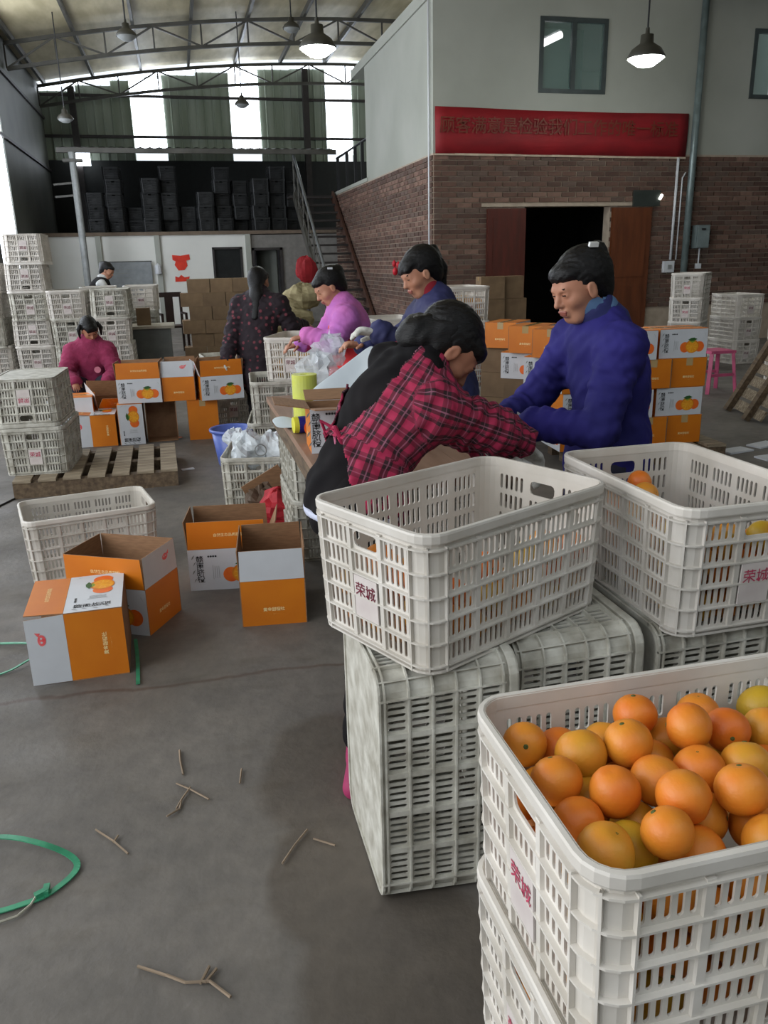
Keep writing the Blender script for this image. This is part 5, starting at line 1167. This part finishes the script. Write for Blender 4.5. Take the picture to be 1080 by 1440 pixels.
# ------------------------------------------------------------------ work table and what lies on it
t = thing('work_table', 'long low plank packing table between the standing workers', 'table', (.75, 3.55, 0))
M_top = mat('table_board', (150, 120, 100), 0.6, rgb2=(128, 98, 78), scale=3, stretch=(6, 1, 1))
for i in range(4): obj('top_board', MB().m(M_top).bx(-.34+i*.17, -.172+i*.17, -1.05, .92, .715, .745), t)
obj('apron_board', MB().m(M_wood2).bx(-.33, -.31, -1.0, .88, .62, .714).bx(.31, .33, -1.0, .88, .62, .714), t)
for y in (2.93, 4.12):
    for k in range(2): crate('white crate propping the %s end of the packing table, %s' % ('near' if y < 3 else 'far', ('lower', 'upper')[k]), (.66 if y > 3 else .84, y, .296*k), pi/2, 'crates propping the packing table', style='old')
t = thing('film_roll', 'upright bright yellow roll wrapped in clear film on the table', 'roll', (.52, 3.72, .746))
obj('roll', MB().m(mat('bright_yellow', (222, 226, 40), .5)).lathe([(.001, 0), (.058, 0), (.058, .21), (.02, .21), (.018, .2), (.001, .2)], 24), t, smooth=False)
obj('film_wrap', MB().m(clear_plastic('thin_film', (225, 230, 235), .12)).lathe([(.064, 0.0), (.063, .1), (.066, .24)], 20), t, smooth=True)
t = thing('tape_roll', 'thick blue tape roll with a yellow end lying on the table', 'tape', (.47, 3.42, .782), (pi/2, 0, pi/2+.1))
obj('tape_band', MB().m(mat('deep_blue_tape', (42, 36, 134), .4)).lathe([(.036, -.03), (.036, .045), (.026, .045), (.026, -.03)], 24), t); obj('yellow_end', MB().m(mat('tape_yellow', (220, 214, 60), .5)).lathe([(.001, -.05), (.034, -.05), (.036, -.03), (.001, -.03)], 24), t); obj('red_end', MB().m(mat('tape_red', (180, 30, 40), .5)).lathe([(.026, .045), (.034, .045), (.034, .052), (.026, .052)], 24), t)
t = carton('carton with a fruit label standing on the table by the plaid smock', (.59, 3.10, .746), radians(-3), 'open', (1.45, 1.5, 1.4, 1.4), L_=.30, W_=.2, H_=.17)
def sheet(name, label, cat, pts, mt, th=.002, par=None):
    mb = MB().m(mt); n = len(pts); m_ = len(pts[0]); mb.add([p for r in pts for p in r], [(i*m_+j, i*m_+j+1, (i+1)*m_+j+1, (i+1)*m_+j) for i in range(n-1) for j in range(m_-1)])
    o = obj(name, mb, par, smooth=True); md = o.modifiers.new('t', 'SOLIDIFY'); md.thickness = th; s2 = o.modifiers.new('s', 'SUBSURF'); s2.levels = 2; s2.render_levels = 2
    if label: tag(o, label, cat)
    return o
M_paper = mat('white_foam_sheet', (206, 214, 218), .5, rgb2=(188, 198, 204), scale=6)
sheet('foam_sheet', 'large white foam sheet lifted by the navy-jacketed woman', 'sheet', [[(.52+.30*u+.02*v, 3.58-.06*v, .90+.20*u-(.12+.05*sin(u*3))*v+.03*sin(u*5+v*3)*v) for v in (0, .33, .66, 1)] for u in (0, .2, .4, .6, .8, 1)], M_paper)
sheet('paper_sheet', 'small crumpled white sheet at the left edge of the table', 'paper', [[(.36+.13*u-.01*v, 3.52+.16*v-.03*u, .752+.018*sin(u*4)*v+.012*v) for v in (0, .5, 1)] for u in (0, .33, .66, 1)], M_paper)
# crumpled clear bag
def crumple(name, label, cat, c, r, mt, seed=0, n=18, k=12, amp=.25, par=None, group=None):
    rnd = random.Random(seed); mb = MB().m(mt); V = []
    for i in range(k+1):
        for j in range(n):
            th = pi*i/k; ph = 2*pi*j/n; q = 1+amp*(sin(3*ph+2*th+seed)*.4+sin(5*ph-3*th+seed*2)*.3+rnd.uniform(-.5, .5))
            V.append((c[0]*0+r[0]*q*sin(th)*cos(ph), r[1]*q*sin(th)*sin(ph), max(-r[2], r[2]*q*cos(th))))
    mb.add(V, [(i*n+j, (i+1)*n+j, (i+1)*n+(j+1) % n, i*n+(j+1) % n) for i in range(k) for j in range(n)])
    o = obj(name, mb, par, c, smooth=False)
    if label: tag(o, label, cat, group)
    return o
crumple('clear_bag', 'crumpled clear plastic bag on the table end by the crate of oranges', 'plastic bag', (.66, 4.15, .87), (.12, .10, .12), M_film, 3, amp=.3)
crumple('clear_bag', 'crumpled clear film hanging in front of the red apron', 'plastic bag', (.74, 4.25, 1.0), (.09, .06, .08), M_film, 8, amp=.35)
crumple('plastic_bag', 'white crumpled bags heaped in the left half of the grimy crate', 'plastic bag', (.33, 5.10, .31), (.10, .15, .11), M_filmw, 5, amp=.35)
crumple('plastic_bag', 'grey-white plastic bags filling the right half of the grimy crate', 'plastic bag', (.49, 5.12, .30), (.11, .17, .11), M_filmw, 9, amp=.22)
tag(obj('tape_ring', MB().m(M_greyink).tube([(.395+.035*cos(a*pi/8), 4.93-.01*a/16, .345+.035*sin(a*pi/8)) for a in range(17)], .004, 6)), 'thin grey ring lying on the bags in the grimy crate', 'ring')
crumple('red_cloth_bag', 'red cloth bundle on the floor beside the striped trousers', 'cloth bag', (.44, 4.45, .11), (.11, .10, .11), M_redc, 12, amp=.22)
crumple('brown_bag', 'dark brown crumpled bag left of the red bundle', 'bag', (.37, 4.62, .10), (.10, .08, .10), mat('brown_bag', (92, 72, 54), .7), 15, amp=.3)
tag(obj('box_lid', MB().m(M_kraft).box((0, 0, 0), (.26, .012, .15), Matrix.Rotation(-.5, 3, 'Y'))), 'tilted brown cardboard flap leaning behind the red bundle', 'cardboard').location = (.40, 4.76, .16)
# tables beneath / beside
t = thing('plastic_bucket', 'blue plastic bucket beside the grimy crate', 'bucket', (.29, 6.05, 0))
M_bk = mat('blue_plastic', (96, 116, 190), .35, rgb2=(84, 102, 176), scale=3)
obj('bucket_body', MB().m(M_bk).lathe([(.001, .005), (.115, .0), (.12, .01), (.158, .27), (.152, .27), (.114, .015), (.001, .012)], 28), t, smooth=True)
obj('rim', MB().m(M_bk).lathe([(.158, .255), (.172, .26), (.174, .275), (.166, .282), (.152, .275), (.152, .262)], 28), t, smooth=True)
obj('handle', MB().m(M_greyink).tube([(.165*cos(a), .165*sin(a)*.98, .262-.035*sin(a)) for a in np.linspace(0, pi, 13)], .004, 6), t)
crumple('plastic_bag', 'white bag bunched at the lip of the blue bucket', 'plastic bag', (.27, 5.42, .33), (.07, .05, .06), M_filmw, 21, amp=.35)
# sacks behind the table
M_sack = mat('woven_sack', (170, 158, 120), .85, rgb2=(134, 122, 88), scale=14)
t = thing('sack_stand', 'low plank stand under the pile of woven sacks', 'stand', (1.05, 7.9, 0)); obj('board', MB().m(M_wood2).bx(-.42, .42, -.3, .3, .50, .54), t)
for x in (-.38, .38):
    for y in (-.26, .26): obj('leg', MB().m(M_wood2).bx(x-.03, x+.03, y-.03, y+.03, 0, .5), t)
for k, (x, y, z, rx, ry, rz_, lb) in enumerate(((.86, 7.85, .68, .2, .2, .14, 'lowest beige woven sack at the left of the pile'), (1.18, 7.9, .67, .22, .2, .13, 'low beige woven sack at the right of the pile'), (.98, 7.9, .92, .24, .2, .13, 'middle beige woven sack of the pile'), (1.14, 7.95, 1.13, .18, .16, .12, 'topmost pale woven sack of the pile'))):
    crumple('woven_sack', lb, 'sack', (x, y, z), (rx, ry, rz_), M_sack, 30+k, amp=.16, group='woven sacks')
crumple('green_bundle', 'dark green bundle on the woven sacks', 'bundle', (.98, 7.62, .88), (.07, .06, .06), mat('leaf_green', (66, 88, 34), .8), 40, amp=.2)
crumple('red_fabric', 'dark red cloth hanging behind the sacks', 'cloth', (1.43, 9.6, 1.36), (.125, .05, .145), mat('dark_red_cloth', (150, 20, 30), .8), 41, amp=.14)
t = thing('cloth_rack', 'thin dark pole holding the dark red cloth', 'pole', (1.45, 9.66, 0)); obj('pole', MB().m(M_darksteel).tube([(0, 0, .02), (0, 0, 1.5)], .015, 8), t); obj('foot', MB().m(M_darksteel).lathe([(.001, 0), (.16, 0), (.16, .02), (.001, .02)], 16), t)
# red lantern on the side wall
t = thing('red_ornament', 'pair of small red hanging ornaments on the brick side wall', 'ornament', (XW-.07, 14.6, 1.30))
for k, (y, z, r_) in enumerate(((0, -.05, .05), (-.22, .06, .04), (.06, .08, .04))): obj('charm', MB().m(mat('bright_red', (206, 22, 44), .5)).lathe([(.002, r_*1.6), (r_, r_*.5), (r_*.8, -r_), (.002, -r_*1.5)], 10, (0, y, z)), t, smooth=True)
# pallet leaning at right and stool, cards
t = thing('leaning_pallet', 'old wooden pallet tilted up against the crates at the right edge', 'pallet', (5.0, 6.75, 0), (0, 0, radians(-18)))
tl = radians(14)
Rt = Matrix.Rotation(radians(28), 3, 'Y')
for k, y in enumerate((-.05, -.55)):
    rb_ = MB().m(M_wood2); rb_.box(Rt @ Vector((0, y, .58)), (.05, .09, 1.15), Rt); obj('runner', rb_, t)
for k in range(9):
    pb2 = MB().m(M_wood); pb2.box(Rt @ Vector((.035, -.35, .10+k*.125)), (.018, .85, .095), Rt); obj('plank', pb2, t)
for k in range(3):
    crate('white crate in the stack behind the leaning pallet, %s' % ('lowest', 'middle', 'topmost')[k], (6.62, 7.75, k*.296), radians(100), 'crates behind the leaning pallet')
t = thing('plastic_stool', 'pink plastic stool left of the leaning pallet', 'stool', (5.55, 7.75, 0))
M_pk = mat('pink_plastic', (206, 92, 130), .4)
obj('seat', MB().m(M_pk).bx(-.15, .15, -.15, .15, .42, .45), t)
for x in (-1, 1):
    for y in (-1, 1): obj('leg', MB().m(M_pk).bar((x*.13, y*.13, .43), (x*.17, y*.17, 0), .04, .03), t)
    obj('stretcher', MB().m(M_pk).bx(-.15, .15, x*.155-.01, x*.155+.01, .18, .21), t)
for k, (x, y, a, lb) in enumerate(((4.0, 5.22, .2, 'white card lying on the floor, farther one at right'), (4.12, 4.95, .1, 'white card lying on the floor, nearer one at the right edge'), (4.32, 5.32, .3, 'white card lying beyond the others at the right edge'), )):
    tag(obj('floor_card', MB().m(M_white).box((0, 0, 0), (.24, .13, .012)), None, (x, y, .007), (0, 0, a)), lb, 'card')
tag(obj('floor_card', MB().m(M_white).box((0, 0, 0), (.09, .05, .004)), None, (-.06, 6.0, .003), (0, 0, .2)), 'small white scrap on the floor right of the pallet', 'paper')
# far office corner: whiteboard, posters, desk, chairs
t = thing('whiteboard', 'grey whiteboard with faint writing on the far white wall', 'whiteboard', (-1.12, 20.93, 1.15))
obj('board', MB().m(mat('board_grey', (140, 144, 146), .4, rgb2=(126, 130, 132))).bx(-.52, .52, -.02, .02, -.38, .38), t); obj('frame', MB().m(M_steel).bx(-.54, .54, -.03, .0, .38, .40).bx(-.54, .54, -.03, 0, -.4, -.38), t)
obj('writing', MB().m(M_greyink).bx(-.3, .1, -.0225, -.022, .2, .22).bx(-.3, 0, -.0225, -.022, .12, .135).bx(-.3, .05, -.0225, -.022, .02, .035), t)
for k, (z, h, w_, lb) in enumerate(((1.50, .36, .42, 'torn red paper poster, upper of the two on the white wall'), (1.12, .18, .34, 'ragged red paper strip right below the upper red poster'))):
    mb = MB().m(mat('red_poster', (226, 62, 34), .7, rgb2=(206, 44, 28), scale=8)); rnd = random.Random(k); n = 16
    sh = [(-.2, .17), (0, .15), (.2, .18), (.21, .06), (.12, .04), (.14, -.08), (.06, -.18), (-.08, -.19), (-.16, -.06), (-.13, .02), (-.2, .06)] if k == 0 else [(-.17, .06), (-.1, .02), (-.03, .09), (.05, .03), (.17, .05), (.13, -.06), (-.18, -.07)]
    n = len(sh); mb.add([(x, -.003, z_) for x, z_ in sh]+[(0, -.004, 0)], [(n, j, (j+1) % n) for j in range(n)])
    tag(obj('red_poster', mb, None, (.10, 20.99, z)), lb, 'poster')
t = thing('wall_bag', 'white paper bag hanging beside the whiteboard', 'bag', (-.45, 20.88, 1.35)); obj('bag', MB().m(M_white).lathe([(.002, .14), (.07, .08), (.08, -.1), (.002, -.12)], 8), t)
t = thing('small_desk', 'round-fronted grey desk with a pale top left of the dark chair', 'desk', (-.42, 10.45, 0)); obj('top', MB().m(mat('desk_top', (176, 168, 152), .5)).bx(-.35, .32, -.3, .3, .73, .76), t); obj('front_panel', MB().m(mat('desk_grey', (96, 98, 94), .6)).bx(-.3, .27, -.26, -.24, 0.0, .73), t)
for x in (-.29, .26): obj('side_panel', MB().m(mat('desk_grey', (96, 98, 94), .6)).bx(x-.01, x+.01, -.24, .27, 0, .73), t)
t = thing('desk_bin', 'brown bag standing on the small desk', 'bag', (-.45, 10.4, .762)); obj('bag', MB().m(M_kraft_far).bx(-.08, .08, -.06, .06, 0, .2), t)
def chair(x, y, rz_, lb):
    t = thing('wooden_chair', lb, 'chair', (x, y, 0), (0, 0, rz_)); W2 = mat('dark_chair_wood', (44, 30, 26), .4)
    obj('seat', MB().m(W2).bx(-.22, .22, -.22, .22, .43, .46), t)
    for a in (-.2, .2):
        obj('leg', MB().m(W2).bx(a-.02, a+.02, -.22, -.18, 0, .43), t); obj('leg', MB().m(W2).bx(a-.02, a+.02, .18, .22, 0, 1.0), t)
        obj('armrest', MB().m(W2).bx(a-.02, a+.02, -.2, .18, .64, .67).bx(a-.02, a+.02, -.2, -.17, .46, .64), t)
    obj('backrest', MB().m(W2).bx(-.18, .18, .185, .215, .92, 1.0).bx(-.07, .07, .19, .21, .46, .92), t)
chair(-.16, 14.6, .2, 'dark wooden armchair between the desk and the brown carton stack'); chair(-.62, 12.2, 1.9, 'dark wooden chair turned sideways behind the small desk')
# floor litter -----------------------------------------------------
def strap(pts, w_, label, mt):
    mb = MB().m(mt); P = [Vector(p) for p in pts]; Q = []
    for i in range(len(P)-1):
        p0, p1, p2, p3 = P[max(i-1, 0)], P[i], P[i+1], P[min(i+2, len(P)-1)]
        for k in range(6):
            t_ = k/6; Q.append(.5*((2*p1)+(-p0+p2)*t_+(2*p0-5*p1+4*p2-p3)*t_*t_+(-p0+3*p1-3*p2+p3)*t_**3))
    Q.append(P[-1])
    for a, b_ in zip(Q[:-1], Q[1:]): mb.bar(a, b_, w_, .003)
    return tag(obj('packing_strap', mb), label, 'strap')
M_green = mat('green_strap', (60, 150, 110), .4, rgb2=(44, 124, 90), scale=20)
strap([(-.95, 2.02, .012), (-.75, 2.0, .012), (-.59, 1.965, .03), (-.48, 1.91, .03), (-.40, 1.86, .012), (-.385, 1.81, .006), (-.44, 1.745, .006), (-.50, 1.725, .006), (-.56, 1.715, .006), (-.75, 1.70, .006)], .016, 'bright green packing strap looping in from the lower left edge', M_green)
tag(obj('knot', MB().m(M_green).box((0, 0, 0), (.03, .014, .012), Matrix.Rotation(.5, 3, 'Z')).box((.01, .01, 0), (.014, .03, .01)), None, (-.455, 1.745, .012)), 'green knot on the looping strap', 'knot')
tag(obj('string', MB().m(mat('pale_string', (170, 166, 150), .8)).tube([(-.46, 1.755, .012), (-.475, 1.72, .006), (-.50, 1.69, .006), (-.56, 1.675, .006), (-.7, 1.67, .006)], .003, 5)), 'pale thin string curling from the green knot', 'string')
strap([(-1.0, 3.28, .006), (-.83, 3.24, .01), (-.72, 3.19, .02), (-.64, 3.12, .03)], .014, 'green strap running to the lying carton, farther one', M_green)
strap([(-1.0, 2.9, .006), (-.78, 2.97, .006), (-.69, 3.03, .02), (-.64, 3.06, .03)], .010, 'green strap running to the lying carton, nearer one', M_green)
strap([(-.30, 3.12, .012), (-.285, 2.95, .006), (-.275, 2.75, .006)], .014, 'short green strap on the floor right of the lying carton', M_green)
M_twig = mat('dry_twig', (150, 130, 108), .8, var=.2)
def twig(label, lines, r_=.004):
    mb = MB().m(M_twig)
    for l in lines: mb.tube([(x, y, .006) for x, y in l], r_, 5)
    tag(obj('dry_twig', mb), label, 'twig')
twig('short straight dry stalk above the forked twig', [[(-.13, 2.28), (-.128, 2.22), (-.12, 2.15)]], .0035)
twig('forked dry twig in the middle of the bare floor', [[(-.14, 2.11), (-.10, 2.07), (-.05, 2.01)], [(-.10, 2.08), (-.125, 2.03), (-.13, 1.99), (-.165, 1.965)], [(-.125, 2.03), (-.14, 1.99)]], .0028)
twig('thin dark sliver right of the forked twig', [[(.05, 2.13), (.04, 2.06)]], .0028)
twig('small branching twig near the green strap', [[(-.35, 1.96), (-.30, 1.90), (-.26, 1.84)], [(-.30, 1.895), (-.29, 1.92)]], .0028)
twig('thin bent stalk inside the darker floor patch', [[(.20, 1.81), (.16, 1.76), (.12, 1.70)]], .0028)
twig('short pale stalk right of the bent one', [[(.21, 1.77), (.26, 1.73)]], .0028)
twig('largest dry twig with a torn tuft, at the bottom of the picture', [[(-.16, 1.43), (-.12, 1.40), (-.07, 1.39), (-.03, 1.34)], [(-.09, 1.39), (-.07, 1.43)], [(-.08, 1.39), (-.055, 1.42)], [(-.16, 1.43), (-.22, 1.47)]], .0035)
tag(obj('string', MB().m(M_black).tube([(-1.17, 5.55, .006), (-1.24, 5.38, .006), (-1.36, 5.12, .006)], .006, 5)), 'short dark cord on the floor at the front left corner of the pallet', 'cord')
